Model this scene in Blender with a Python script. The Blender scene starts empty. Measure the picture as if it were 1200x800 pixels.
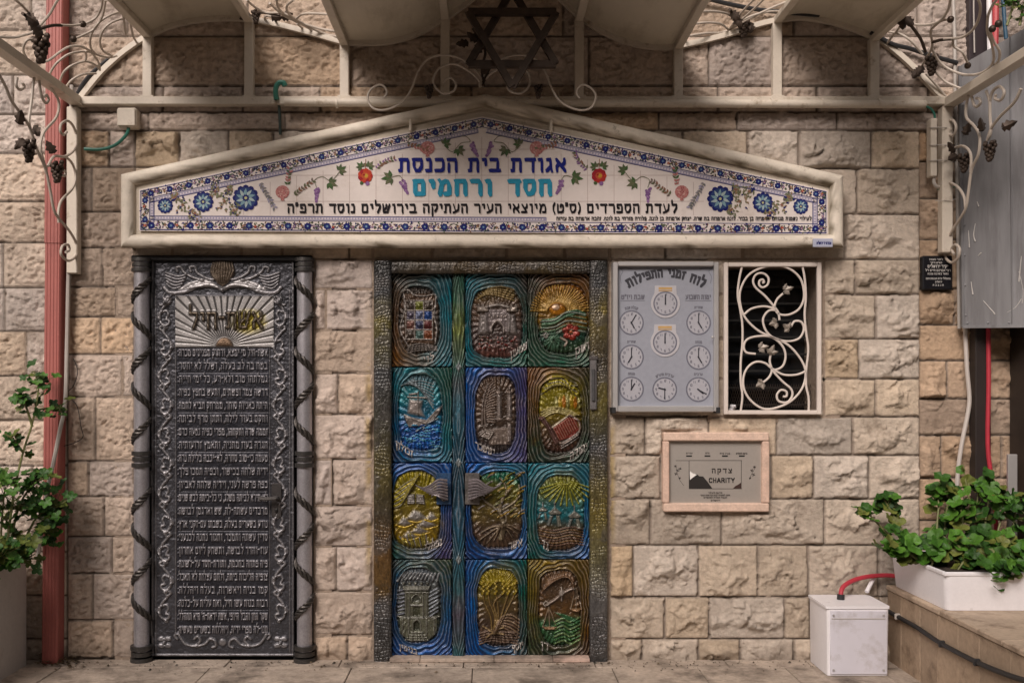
import bpy, math, random
import numpy as np
from mathutils import Vector, Matrix

# ---------------------------------------------------------------- camera, sky, sun, exposure
D, HC, S, U0, V0 = 5.2, 1.418, 220.0, 572.0, 460.0   # wall distance, eye height, wall scale, vanishing point
sc = bpy.context.scene
cam = bpy.data.objects.new('camera', bpy.data.cameras.new('camera'))
sc.collection.objects.link(cam); sc.camera = cam
cam.location = (0, -D, HC); cam.rotation_euler = (math.radians(90), 0, 0)
cam.data.sensor_width = 36.0
cam.data.lens = 36.0 * D / (1200.0 / S)
cam.data.shift_x = 28 / 1200.0
cam.data.shift_y = 60 / 1200.0
cam.data.clip_start = 0.05; cam.data.clip_end = 500

SUN_DIR = Vector((0.36, 0.78, -0.66)).normalized()      # the way the light travels
w = bpy.data.worlds.new('World'); sc.world = w; w.use_nodes = True
nt = w.node_tree; nt.nodes.clear()
sky = nt.nodes.new('ShaderNodeTexSky'); sky.sky_type = 'NISHITA'; sky.sun_disc = False
sky.sun_elevation = math.asin(-SUN_DIR.z)
sky.sun_rotation = math.atan2(-SUN_DIR.x, -SUN_DIR.y) % (2 * math.pi)
sky.dust_density = 4.0
hs = nt.nodes.new('ShaderNodeHueSaturation'); hs.inputs['Saturation'].default_value = 0.25
mx = nt.nodes.new('ShaderNodeMix'); mx.data_type = 'RGBA'; mx.blend_type = 'MULTIPLY'
mx.inputs[0].default_value = 1.0; mx.inputs[7].default_value = (1.0, 0.90, 0.82, 1)
bg = nt.nodes.new('ShaderNodeBackground'); bg.inputs['Strength'].default_value = 0.05
wo = nt.nodes.new('ShaderNodeOutputWorld')
nt.links.new(sky.outputs[0], hs.inputs['Color']); nt.links.new(hs.outputs[0], mx.inputs[6])
nt.links.new(mx.outputs[2], bg.inputs['Color']); nt.links.new(bg.outputs[0], wo.inputs[0])
sl = bpy.data.lights.new('sun', 'SUN'); sl.energy = 1.5; sl.angle = math.radians(27); sl.color = (1.0, 0.885, 0.815)
so = bpy.data.objects.new('sun', sl); sc.collection.objects.link(so)
so.rotation_euler = SUN_DIR.to_track_quat('-Z', 'Y').to_euler(); so.location = (-3, -6, 8)
sc.view_settings.view_transform = 'Standard'; sc.view_settings.look = 'None'
sc.view_settings.exposure = 0.92; sc.view_settings.gamma = 1.0

# ---------------------------------------------------------------- helpers
COL = sc.collection.objects
WL = {}
rng = random.Random(7)

def P(u, v, d=0.0):
    k = (D - d) / D
    return Vector(((u - U0) / S * k, -d, HC + (V0 - v) / S * k))

CAMP = Vector((0, -D, HC))
def hit(u, v, p0, n):
    r = Vector(((u - U0) / S, D, (V0 - v) / S))
    t = (p0 - CAMP).dot(n) / r.dot(n)
    return CAMP + r * t

def catmull(pts, sub=6, closed=False):
    pts = [Vector(p) for p in pts]
    if len(pts) < 3: return pts
    out = []; n = len(pts)
    rg = range(n if closed else n - 1)
    for i in rg:
        if closed: a, b, c, d = pts[(i-1) % n], pts[i], pts[(i+1) % n], pts[(i+2) % n]
        else: a, b, c, d = pts[max(i-1, 0)], pts[i], pts[i+1], pts[min(i+2, n-1)]
        for k in range(sub):
            t = k / sub
            out.append(0.5 * ((2*b) + (c-a)*t + (2*a-5*b+4*c-d)*t*t + (3*b-a-3*c+d)*t*t*t))
    if not closed: out.append(pts[-1])
    return out

class MB:
    def __init__(s): s.v = []; s.f = []; s.c = []
    def add(s, vs, fs, col=None):
        o = len(s.v); s.v += [tuple(p) for p in vs]; s.f += [tuple(i + o for i in f) for f in fs]
        s.c += [tuple(col) if col else (1, 1, 1)] * len(vs)
    def box(s, x0, x1, y0, y1, z0, z1, b=0.0, col=None):
        x0, x1 = min(x0, x1), max(x0, x1); y0, y1 = min(y0, y1), max(y0, y1); z0, z1 = min(z0, z1), max(z0, z1)
        b = min(b, (x1-x0)*.45, (y1-y0)*.45, (z1-z0)*.45)
        if b <= 0:
            vs = [(x, y, z) for z in (z0, z1) for y in (y0, y1) for x in (x0, x1)]
            s.add(vs, [(0,2,3,1),(4,5,7,6),(0,1,5,4),(2,6,7,3),(0,4,6,2),(1,3,7,5)], col); return
        vs = []; ids = {}
        for sx in (0, 1):
            for sy in (0, 1):
                for sz in (0, 1):
                    X = (x0, x1)[sx]; Y = (y0, y1)[sy]; Z = (z0, z1)[sz]
                    dx = b if sx == 0 else -b; dy = b if sy == 0 else -b; dz = b if sz == 0 else -b
                    for ax, p in enumerate(((X, Y+dy, Z+dz), (X+dx, Y, Z+dz), (X+dx, Y+dy, Z))):
                        ids[(sx, sy, sz, ax)] = len(vs); vs.append(p)
        I = lambda a, b_, c, ax: ids[(a, b_, c, ax)]
        fs = []
        for q in (0, 1):
            fs.append((I(q,0,0,0), I(q,1,0,0), I(q,1,1,0), I(q,0,1,0)))
            fs.append((I(0,q,0,1), I(1,q,0,1), I(1,q,1,1), I(0,q,1,1)))
            fs.append((I(0,0,q,2), I(1,0,q,2), I(1,1,q,2), I(0,1,q,2)))
        for a in (0, 1):
            for b_ in (0, 1):
                fs.append((I(a,b_,0,0), I(a,b_,1,0), I(a,b_,1,1), I(a,b_,0,1)))
                fs.append((I(a,0,b_,0), I(a,1,b_,0), I(a,1,b_,2), I(a,0,b_,2)))
                fs.append((I(0,a,b_,1), I(1,a,b_,1), I(1,a,b_,2), I(0,a,b_,2)))
                for c in (0, 1): fs.append((I(a,b_,c,0), I(a,b_,c,1), I(a,b_,c,2)))
        s.add(vs, fs, col)
    def pbox(s, u0, v0, u1, v1, d0, d1, b=0.0, col=None, k=None):
        """box whose front face covers the photo rectangle at depth d1"""
        a = P(u0, v1, d1 if k is None else k); c = P(u1, v0, d1 if k is None else k)
        s.box(a.x, c.x, -d1, -d0, a.z, c.z, b, col)
    def tube(s, pts, r, n=7, sub=5, col=None, taper=None, closed=False, cap=True, square=False):
        p = catmull(pts, sub, closed) if sub > 1 else [Vector(q) for q in pts]
        q = [p[0]]
        for x in p[1:]:
            if (x - q[-1]).length > 1e-5: q.append(x)
        p = q; m = len(p)
        if m < 2: return
        vs = []; fs = []; prev = None
        for i in range(m):
            if closed: t = (p[(i+1) % m] - p[i-1]).normalized()
            else: t = (p[min(i+1, m-1)] - p[max(i-1, 0)])
            if t.length < 1e-9: t = Vector((0, 0, 1))
            t = t.normalized()
            if prev is None:
                a = Vector((0, 1, 0)) if abs(t.y) < .9 else Vector((1, 0, 0))
                nn = (a - t * a.dot(t)).normalized()
            else:
                nn = prev - t * prev.dot(t)
                nn = nn.normalized() if nn.length > 1e-6 else t.orthogonal().normalized()
            prev = nn; bb = t.cross(nn)
            rr = r * (1 if taper is None else (taper[0] + (taper[1]-taper[0]) * i / (m-1)))
            for k in range(n):
                an = 2 * math.pi * (k + (.5 if square else 0)) / n
                vs.append(p[i] + nn * (rr * math.cos(an)) + bb * (rr * math.sin(an)))
        for i in range(m if closed else m - 1):
            j = (i + 1) % m
            for k in range(n):
                l = (k + 1) % n
                fs.append((i*n+k, i*n+l, j*n+l, j*n+k))
        if not closed and cap:
            fs.append(tuple(reversed(range(n)))); fs.append(tuple((m-1)*n + k for k in range(n)))
        s.add(vs, fs, col)
    def prism(s, poly, d0, d1, col=None, k=None):
        """photo polygon, given depth from d0 (wall side) to d1 (front)"""
        n = len(poly)
        fr = [P(u, v, d1 if k is None else k) for u, v in poly]
        for q in fr: q.y = -d1
        bk = [Vector((q.x, -d0, q.z)) for q in fr]
        ar = sum(fr[i].x * fr[(i+1) % n].z - fr[(i+1) % n].x * fr[i].z for i in range(n))
        fs = [tuple(range(n)) if ar > 0 else tuple(reversed(range(n)))]
        fs.append(tuple(n + i for i in (reversed(range(n)) if ar > 0 else range(n))))
        for i in range(n):
            j = (i+1) % n
            fs.append((i, n+i, n+j, j) if ar > 0 else (i, j, n+j, n+i))
        s.add(fr + bk, fs, col)
    def sheet(s, poly, d, col=None):
        fr = [P(u, v, d) for u, v in poly]; n = len(fr)
        ar = sum(fr[i].x * fr[(i+1) % n].z - fr[(i+1) % n].x * fr[i].z for i in range(n))
        s.add(fr, [tuple(range(n)) if ar > 0 else tuple(reversed(range(n)))], col)
    def ball(s, c, r, n=8, m=5, col=None, sq=(1, 1, 1)):
        c = Vector(c); vs = [c + Vector((0, 0, r*sq[2]))]; fs = []
        for i in range(1, m):
            th = math.pi * i / m
            for k in range(n):
                ph = 2*math.pi*k/n
                vs.append(c + Vector((r*sq[0]*math.sin(th)*math.cos(ph), r*sq[1]*math.sin(th)*math.sin(ph), r*sq[2]*math.cos(th))))
        vs.append(c - Vector((0, 0, r*sq[2])))
        for k in range(n): fs.append((0, 1+k, 1+(k+1) % n))
        for i in range(m-2):
            for k in range(n):
                a = 1+i*n; fs.append((a+k, a+n+k, a+n+(k+1) % n, a+(k+1) % n))
        L = len(vs)-1; a = 1+(m-2)*n
        for k in range(n): fs.append((a+k, L, a+(k+1) % n))
        s.add(vs, fs, col)

def link(name, me, mat, parent, origin):
    o = bpy.data.objects.new(name, me); COL.link(o)
    if mat: me.materials.append(mat)
    if parent is not None: o.parent = parent
    else: o.location = origin
    WL[o] = Vector(origin)
    return o

def mk(name, mb, mat, parent=None, smooth=False):
    va = np.array(mb.v, dtype=np.float64).reshape(-1, 3)
    if parent is not None: org = WL[parent]
    else:
        lo, hi = va.min(0), va.max(0); org = Vector(((lo[0]+hi[0])/2, (lo[1]+hi[1])/2, lo[2]))
    me = bpy.data.meshes.new(name)
    me.from_pydata((va - np.array(org)).tolist(), [], mb.f)
    ca = np.ones((len(mb.v), 4), dtype=np.float32); ca[:, :3] = np.array(mb.c, dtype=np.float32).reshape(-1, 3)
    at = me.color_attributes.new('Col', 'FLOAT_COLOR', 'POINT'); at.data.foreach_set('color', ca.ravel())
    if smooth:
        me.polygons.foreach_set('use_smooth', [True]*len(me.polygons))
        if smooth != 'full':
            try: me.set_sharp_from_angle(angle=math.radians(40))
            except Exception: pass
    me.update()
    return link(name, me, mat, parent, org)

def grid(name, X, Y, Z, C, mat, parent=None, keep=None):
    """height-field mesh from 2-D arrays (rows go down, columns go right)"""
    r, c = X.shape
    va = np.stack([X, Y, Z], -1).reshape(-1, 3)
    if parent is not None: org = WL[parent]
    else:
        lo, hi = va.min(0), va.max(0); org = Vector(((lo[0]+hi[0])/2, (lo[1]+hi[1])/2, lo[2]))
    va = va - np.array(org)
    idx = np.arange(r*c).reshape(r, c)
    q = np.stack([idx[1:, :-1], idx[1:, 1:], idx[:-1, 1:], idx[:-1, :-1]], -1)
    q = q.reshape(-1, 4) if keep is None else q[keep]
    me = bpy.data.meshes.new(name)
    nf = len(q)
    me.vertices.add(len(va)); me.vertices.foreach_set('co', va.astype(np.float32).ravel())
    me.loops.add(nf*4); me.loops.foreach_set('vertex_index', q.astype(np.int32).ravel())
    me.polygons.add(nf); me.polygons.foreach_set('loop_start', np.arange(0, nf*4, 4, dtype=np.int32))
    me.polygons.foreach_set('use_smooth', np.ones(nf, dtype=bool))
    ca = np.ones((len(va), 4), dtype=np.float32); ca[:, :3] = C.reshape(-1, 3)
    me.update(calc_edges=True)
    at = me.color_attributes.new('Col', 'FLOAT_COLOR', 'POINT'); at.data.foreach_set('color', ca.ravel())
    me.validate(); me.update()
    return link(name, me, mat, parent, org)

def thing(name, loc, label, cat, group=None):
    o = bpy.data.objects.new(name, None); COL.link(o); o.location = loc; o.empty_display_size = .1
    WL[o] = Vector(loc); tag(o, label, cat, group); return o
def tag(o, label, cat, group=None):
    o['label'] = label; o['category'] = cat
    if group: o['group'] = group
    return o
def struct(o): o['kind'] = 'structure'; return o

def mat(name, base=(.5, .5, .5), rough=.6, metal=0.0, vcol=False, n1=(0, 6), n2=(0, 60), bump=(0, 80), spec=.5, dirt=None, coat=0, trans=0, stretch=None):
    """procedural material: colour or painted vertex colour, two scales of mottling, bump, optional dirt
    (dirt = (colour, scale, low, high))"""
    m = bpy.data.materials.new(name); m.use_nodes = True; t = m.node_tree; N = t.nodes; L = t.links
    b = N['Principled BSDF']; b.inputs['Roughness'].default_value = rough; b.inputs['Metallic'].default_value = metal
    b.inputs['Specular IOR Level'].default_value = spec
    if coat: b.inputs['Coat Weight'].default_value = coat; b.inputs['Coat Roughness'].default_value = .15
    if trans: b.inputs['Transmission Weight'].default_value = trans
    tc = N.new('ShaderNodeTexCoord')
    src = tc.outputs['Object']
    if stretch:
        mp = N.new('ShaderNodeMapping'); mp.inputs['Scale'].default_value = stretch; L.new(src, mp.inputs[0]); src = mp.outputs[0]
    if vcol:
        a = N.new('ShaderNodeAttribute'); a.attribute_name = 'Col'; cur = a.outputs['Color']
    else:
        a = N.new('ShaderNodeRGB'); a.outputs[0].default_value = (*base, 1); cur = a.outputs[0]
    for k, (amt, scl) in enumerate((n1, n2)):
        if amt <= 0: continue
        no = N.new('ShaderNodeTexNoise'); no.inputs['Scale'].default_value = scl; no.inputs['Detail'].default_value = 6
        no.inputs['Roughness'].default_value = .6
        L.new(src, no.inputs['Vector'])
        mr = N.new('ShaderNodeMapRange'); mr.inputs[1].default_value = .3; mr.inputs[2].default_value = .7
        mr.inputs[3].default_value = 1 - amt; mr.inputs[4].default_value = 1 + amt
        L.new(no.outputs[0], mr.inputs[0])
        mm = N.new('ShaderNodeMix'); mm.data_type = 'RGBA'; mm.blend_type = 'MULTIPLY'; mm.inputs[0].default_value = 1
        L.new(cur, mm.inputs[6]); L.new(mr.outputs[0], mm.inputs[7]); cur = mm.outputs[2]
    if dirt:
        dc, scl, lo, hi = dirt
        no = N.new('ShaderNodeTexNoise'); no.inputs['Scale'].default_value = scl; no.inputs['Detail'].default_value = 8
        no.inputs['Roughness'].default_value = .68
        L.new(src, no.inputs['Vector'])
        mr = N.new('ShaderNodeMapRange'); mr.inputs[1].default_value = lo; mr.inputs[2].default_value = hi; mr.clamp = True
        L.new(no.outputs[0], mr.inputs[0])
        mm = N.new('ShaderNodeMix'); mm.data_type = 'RGBA'; mm.inputs[7].default_value = (*dc, 1)
        L.new(mr.outputs[0], mm.inputs[0]); L.new(cur, mm.inputs[6]); cur = mm.outputs[2]
    L.new(cur, b.inputs['Base Color'])
    if bump[0] > 0:
        no = N.new('ShaderNodeTexNoise'); no.inputs['Scale'].default_value = bump[1]; no.inputs['Detail'].default_value = 8
        no.inputs['Roughness'].default_value = .70
        L.new(src, no.inputs['Vector'])
        bu = N.new('ShaderNodeBump'); bu.inputs['Strength'].default_value = 1; bu.inputs['Distance'].default_value = bump[0]
        L.new(no.outputs[0], bu.inputs['Height']); L.new(bu.outputs[0], b.inputs['Normal'])
    return m

def vnoise(U, V, scale, seed, octv=1, rough=.5):
    r = np.random.RandomState(seed); out = np.zeros(U.shape); amp = 1.; tot = 0
    for o in range(octv):
        n = 97; L = r.rand(n, n); ox, oy = r.rand(2) * n
        x = U/scale + ox + 500; y = V/scale + oy + 500
        xi = np.floor(x).astype(int); yi = np.floor(y).astype(int); fx = x-xi; fy = y-yi
        fx = fx*fx*(3-2*fx); fy = fy*fy*(3-2*fy)
        a = L[yi % n, xi % n]; b = L[yi % n, (xi+1) % n]; c = L[(yi+1) % n, xi % n]; d = L[(yi+1) % n, (xi+1) % n]
        out += amp*((a*(1-fx)+b*fx)*(1-fy) + (c*(1-fx)+d*fx)*fy); tot += amp; amp *= rough; scale /= 2.03
    return out/tot
def sstep(a, b, x):
    t = np.clip((x-a)/(b-a), 0, 1); return t*t*(3-2*t)

# ---------------------------------------------------------------- Hebrew letters drawn with a broad nib
G = {
'א': (.86, [[(.1,.9),(.76,.08)], [(.70,.92),(.70,.66),(.50,.46)], [(.30,.62),(.13,.36),(.15,.08)]]),
'ב': (.86, [[(.1,.9),(.58,.9),(.64,.8),(.64,.1)], [(.06,.1),(.8,.1)]]),
'ג': (.6, [[(.14,.9),(.38,.9),(.42,.4),(.5,.06)], [(.42,.38),(.12,.08)]]),
'ד': (.84, [[(.08,.9),(.78,.9)], [(.64,.9),(.64,.05)]]),
'ה': (.84, [[(.08,.9),(.66,.9),(.70,.8),(.70,.05)], [(.17,.56),(.15,.05)]]),
'ו': (.44, [[(.1,.9),(.32,.9),(.33,.05)]]),
'ז': (.5, [[(.06,.86),(.46,.92)], [(.27,.88),(.22,.05)]]),
'ח': (.88, [[(.08,.9),(.72,.9),(.74,.05)], [(.17,.9),(.16,.05)]]),
'ט': (.86, [[(.12,.9),(.13,.1),(.66,.1),(.74,.3),(.74,.8),(.5,.9),(.42,.66)]]),
'י': (.42, [[(.1,.9),(.30,.9),(.29,.52)]]),
'כ': (.78, [[(.1,.9),(.56,.9),(.66,.75),(.66,.25),(.56,.1),(.08,.1)]]),
'ך': (.8, [[(.08,.9),(.66,.9),(.66,-.28)]]),
'ל': (.76, [[(.13,1.34),(.13,.9),(.64,.9),(.64,.62),(.36,.05)]]),
'מ': (.9, [[(.1,.94),(.26,.68),(.12,.05)], [(.24,.72),(.46,.9),(.68,.84),(.76,.6),(.76,.1),(.44,.1)]]),
'ם': (.86, [[(.08,.9),(.68,.9),(.70,.1),(.15,.1),(.15,.9)]]),
'נ': (.56, [[(.14,.9),(.36,.9),(.41,.8),(.41,.1),(.08,.1)]]),
'ן': (.42, [[(.08,.9),(.28,.9),(.28,-.28)]]),
'ס': (.84, [[(.06,.9),(.70,.9),(.71,.4),(.54,.1),(.28,.1),(.13,.4),(.14,.9)]]),
'ע': (.82, [[(.12,.9),(.34,.22)], [(.70,.92),(.66,.36),(.40,.16),(.08,.04)]]),
'פ': (.8, [[(.34,.54),(.14,.56),(.13,.9),(.58,.9),(.67,.75),(.67,.1),(.08,.1)]]),
'ף': (.8, [[(.34,.54),(.14,.56),(.13,.9),(.62,.9),(.67,.75),(.67,-.28)]]),
'צ': (.82, [[(.12,.9),(.66,.1),(.08,.1)], [(.68,.92),(.66,.66),(.46,.46)]]),
'ץ': (.78, [[(.12,.9),(.37,.52),(.37,-.28)], [(.66,.92),(.64,.64),(.38,.46)]]),
'ק': (.82, [[(.08,.9),(.72,.9),(.70,.52),(.46,.16)], [(.17,.58),(.17,-.28)]]),
'ר': (.78, [[(.08,.9),(.58,.9),(.67,.78),(.67,.05)]]),
'ש': (.98, [[(.1,.92),(.14,.1),(.6,.1),(.86,.92)], [(.49,.92),(.44,.54),(.15,.36)]]),
'ת': (.88, [[(.08,.9),(.66,.9),(.72,.8),(.72,.05)], [(.22,.9),(.20,.1),(.06,.1)]]),
'״': (.34, [[(.08,1.05),(.06,.8)], [(.24,1.05),(.22,.8)]]), '׳': (.2, [[(.1,1.05),(.07,.8)]]),
'-': (.5, [[(.08,.66),(.42,.66)]]), ',': (.24, [[(.12,.12),(.06,-.12)]]), '.': (.22, [[(.08,.08),(.14,.08)]]),
':': (.24, [[(.1,.16),(.14,.16)], [(.1,.7),(.14,.7)]]),
'(': (.36, [[(.26,1.05),(.1,.75),(.1,.3),(.26,-.05)]]), ')': (.36, [[(.1,1.05),(.26,.75),(.26,.3),(.1,-.05)]]),
'C': (.8, [[(.7,.78),(.55,.9),(.3,.9),(.12,.65),(.12,.35),(.3,.1),(.55,.1),(.7,.22)]]),
'H': (.8, [[(.12,.9),(.12,.1)], [(.68,.9),(.68,.1)], [(.12,.5),(.68,.5)]]),
'A': (.84, [[(.08,.1),(.42,.9),(.76,.1)], [(.2,.36),(.64,.36)]]),
'R': (.8, [[(.12,.1),(.12,.9),(.52,.9),(.66,.76),(.66,.62),(.52,.5),(.12,.5)], [(.46,.5),(.7,.1)]]),
'I': (.28, [[(.14,.9),(.14,.1)]]),
'T': (.76, [[(.06,.9),(.7,.9)], [(.38,.9),(.38,.1)]]),
'Y': (.8, [[(.08,.9),(.4,.48),(.72,.9)], [(.4,.48),(.4,.1)]]),
}
def layout(s, ltr=False, gap=.13, space=.42):
    """list of (glyph, x offset) and the total width in letter heights"""
    seq = list(s) if ltr else [{'(': ')', ')': '('}.get(c, c) for c in reversed(s)]; x = 0; out = []
    for ch in seq:
        if ch == ' ': x += space; continue
        if ch not in G: continue
        out.append((ch, x)); x += G[ch][0] + gap
    return out, max(x - gap, .01)
def segs(s, u0, u1, vt, vb, ltr=False, gap=.13, space=.42):
    """letter strokes as photo-pixel segments, fitted to the box"""
    lay, w_ = layout(s, ltr, gap, space); h = vb - vt; kx = (u1-u0)/w_
    out = []
    for gi, (ch, x) in enumerate(lay):
        for st in G[ch][1]:
            pp = [(u0 + (x+px)*kx, vb - py*h) for px, py in st]
            for a, b in zip(pp[:-1], pp[1:]): out.append((a, b, gi))
    return out
def hull(p):
    p = sorted(set((round(a, 5), round(b, 5)) for a, b in p))
    if len(p) < 3: return p
    def half(q):
        h = []
        for t in q:
            while len(h) > 1 and (h[-1][0]-h[-2][0])*(t[1]-h[-2][1]) - (h[-1][1]-h[-2][1])*(t[0]-h[-2][0]) <= 0: h.pop()
            h.append(t)
        return h[:-1]
    return half(p) + half(p[::-1])
def write(mb, s, u0, u1, vt, vb, d, nib=(.09, .12), col=None, ltr=False, gap=.13, space=.42, skew=.03, warp=None):
    h = vb - vt; hx, hy = nib[0]*h, nib[1]*h; sk = skew*h
    last = None; k = 0
    for a, b, gi in segs(s, u0, u1, vt, vb, ltr, gap, space):
        k = 0 if gi != last else k+1; last = gi
        pl = []
        for q in (a, b):
            pl += [(q[0]-hx-sk, q[1]-hy+sk*.6), (q[0]+hx-sk, q[1]-hy-sk*.6), (q[0]+hx+sk, q[1]+hy-sk*.6), (q[0]-hx+sk, q[1]+hy+sk*.6)]
        pl = hull(pl)
        if len(pl) < 3: continue
        if warp: pl = [warp(*q) for q in pl]
        mb.sheet(pl, d + .00012*k, col)

# ---------------------------------------------------------------- relief sheets sculpted as height fields (photo pixels)
class Relief:
    def __init__(s, u0, v0, u1, v1, cell=.55, h=0., col=(.3, .3, .3)):
        nu = int((u1-u0)/cell)+1; nv = int((v1-v0)/cell)+1
        s.u = np.linspace(u0, u1, nu); s.v = np.linspace(v0, v1, nv)
        s.U, s.V = np.meshgrid(s.u, s.v); s.H = np.full(s.U.shape, h); s.C = np.zeros(s.U.shape+(3,)); s.C[:] = col
    def win(s, a, b, c, d):
        i0, i1 = np.searchsorted(s.u, [a, c]); j0, j1 = np.searchsorted(s.v, [b, d])
        return slice(j0, j1), slice(i0, i1)
    def put(s, sl_, m, h, col, add, ca):
        if add: s.H[sl_] += m*h
        else: s.H[sl_] = np.where(m > 0.001, np.maximum(s.H[sl_], s.H[sl_]*(1-m) + h*m), s.H[sl_])
        if col is not None:
            k = (np.clip(m*1.3, 0, 1)*ca)[..., None]; s.C[sl_] = s.C[sl_]*(1-k) + np.array(col)*k
    def line(s, pts, w_=1., h=1., col=None, add=True, sub=5, ca=1., taper=None):
        p = catmull([Vector((a, b, 0)) for a, b in pts], sub) if sub > 1 and len(pts) > 2 else [Vector((a, b, 0)) for a, b in pts]
        us = [q.x for q in p]; vs = [q.y for q in p]; e = w_*1.5+1
        sl_ = s.win(min(us)-e, min(vs)-e, max(us)+e, max(vs)+e)
        U, V = s.U[sl_], s.V[sl_]
        if U.size == 0: return
        m = np.zeros(U.shape); n = len(p)
        for i in range(n-1):
            a, b = p[i], p[i+1]; ab = b-a; L2 = max(ab.length_squared, 1e-9)
            t = np.clip(((U-a.x)*ab.x + (V-a.y)*ab.y)/L2, 0, 1)
            dd = np.hypot(U-a.x-t*ab.x, V-a.y-t*ab.y)
            ww = w_ if taper is None else w_*(taper[0]+(taper[1]-taper[0])*(i+.5)/(n-1))
            m = np.maximum(m, np.sqrt(np.clip(1-(dd/max(ww, .2))**2, 0, 1)))
        s.put(sl_, m, h, col, add, ca)
    def poly(s, pts, h=1., col=None, add=True, bev=1.2, ca=1.):
        us = [q[0] for q in pts]; vs = [q[1] for q in pts]
        sl_ = s.win(min(us)-1, min(vs)-1, max(us)+1, max(vs)+1); U, V = s.U[sl_], s.V[sl_]
        if U.size == 0: return
        ins = np.zeros(U.shape, bool); dd = np.full(U.shape, 1e9); n = len(pts)
        for i in range(n):
            (x0, y0), (x1, y1) = pts[i], pts[(i+1) % n]
            c = ((y0 > V) != (y1 > V)); ins ^= c & (U < (x1-x0)*(V-y0)/((y1-y0) if abs(y1-y0) > 1e-9 else 1e-9) + x0)
            L2 = max((x1-x0)**2+(y1-y0)**2, 1e-9); t = np.clip(((U-x0)*(x1-x0)+(V-y0)*(y1-y0))/L2, 0, 1)
            dd = np.minimum(dd, np.hypot(U-x0-t*(x1-x0), V-y0-t*(y1-y0)))
        s.put(sl_, np.where(ins, np.clip(dd/bev, 0, 1), 0), h, col, add, ca)
    def ell(s, cx, cy, rx, ry, h=1., col=None, add=True, dome=True, ca=1.):
        sl_ = s.win(cx-rx-1, cy-ry-1, cx+rx+1, cy+ry+1); U, V = s.U[sl_], s.V[sl_]
        if U.size == 0: return
        q = ((U-cx)/rx)**2 + ((V-cy)/ry)**2
        s.put(sl_, np.sqrt(np.clip(1-q, 0, 1)) if dome else np.clip((1-q)*3, 0, 1), h, col, add, ca)
    def text(s, st, u0, u1, vt, vb, w_=.9, h=1., col=None, warp=None, gap=.13, add=False):
        base = 0
        M = np.zeros(s.U.shape)
        for a, b, g in segs(st, u0, u1, vt, vb, gap=gap):
            if warp: a = warp(*a); b = warp(*b)
            e = w_+1; sl_ = s.win(min(a[0], b[0])-e, min(a[1], b[1])-e, max(a[0], b[0])+e, max(a[1], b[1])+e)
            U, V = s.U[sl_], s.V[sl_]
            if U.size == 0: continue
            L2 = max((b[0]-a[0])**2+(b[1]-a[1])**2, 1e-9)
            t = np.clip(((U-a[0])*(b[0]-a[0])+(V-a[1])*(b[1]-a[1]))/L2, 0, 1)
            dd = np.hypot(U-a[0]-t*(b[0]-a[0]), (V-a[1]-t*(b[1]-a[1]))*.85)
            M[sl_] = np.maximum(M[sl_], np.clip((w_-dd)/(w_*.5), 0, 1))
        s.H += M*h
        if col is not None: s.C = s.C*(1-M[..., None]) + np.array(col)*M[..., None]
    def build(s, name, d, m, parent, keep=None, skirt=True):
        k = (D-d)/D
        X = (s.U-U0)/S*k; Z = HC+(V0-s.V)/S*k; Y = -(d + s.H/S)
        C = s.C
        if skirt:
            X = np.pad(X, 1, 'edge'); Z = np.pad(Z, 1, 'edge'); C = np.pad(C, ((1, 1), (1, 1), (0, 0)), 'edge')
            Yp = np.pad(Y, 1, 'edge'); b = -(d-.035)
            Yp[0, :] = b; Yp[-1, :] = b; Yp[:, 0] = b; Yp[:, -1] = b; Y = Yp
        return grid(name, X, Y, Z, np.clip(C, .004, .95), m, parent, keep)
# ---------------------------------------------------------------- materials of the place
M_STONE = mat('limestone', vcol=True, rough=.88, n1=(.12, 2.2), n2=(.16, 34), bump=(.013, 48), spec=.25,
              dirt=((.17, .125, .09), 4.2, .56, .78))
M_PAVE = mat('paving_stone', vcol=True, rough=.75, n1=(.2, 3), n2=(.2, 40), bump=(.004, 60), spec=.3, dirt=((.09, .072, .058), 4, .47, .70))
M_IRON = mat('cream_painted_steel', (.60, .54, .46), rough=.5, n1=(.06, 4), n2=(.05, 60), bump=(.0006, 40), dirt=((.26, .19, .12), 14, .58, .76))
M_SCROLL = mat('cream_wrought_iron', (.50, .44, .38), rough=.5, n1=(.1, 5), bump=(.0006, 60), dirt=((.16, .11, .08), 18, .6, .74))
M_BLACKIRON = mat('blackened_iron', (.058, .040, .030), rough=.5, metal=.5, n1=(.3, 20), bump=(.001, 80))
M_SHEET = mat('canopy_sheet', (.56, .51, .42), rough=.6, n1=(.07, 2.5), n2=(.03, 30), bump=(.0005, 12), dirt=((.27, .225, .16), 5, .50, .78), stretch=(1, .35, 1))
M_STONEFRAME = mat('painted_moulding', vcol=True, rough=.62, n1=(.08, 3), n2=(.07, 30), bump=(.002, 45), dirt=((.17, .13, .085), 16, .60, .78))
M_PAINT = mat('painted_relief_metal', vcol=True, rough=.25, metal=.30, n1=(.3, 14), n2=(.3, 90), bump=(.002, 130), spec=.6)
M_PEWTER = mat('pewter_relief', vcol=True, rough=.38, metal=.62, n1=(.15, 7), n2=(.18, 110), bump=(.0010, 190))
M_TILE = mat('glazed_tile', vcol=True, rough=.16, n1=(.05, 3), n2=(.03, 40), bump=(.0002, 9), spec=.5, dirt=((.46, .38, .30), 6, .56, .95))
M_INK = mat('glaze_painting', vcol=True, rough=.2, n1=(.14, 60), spec=.5)
M_PRINT = mat('printed_ink', vcol=True, rough=.5, n1=(.05, 40))
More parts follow.
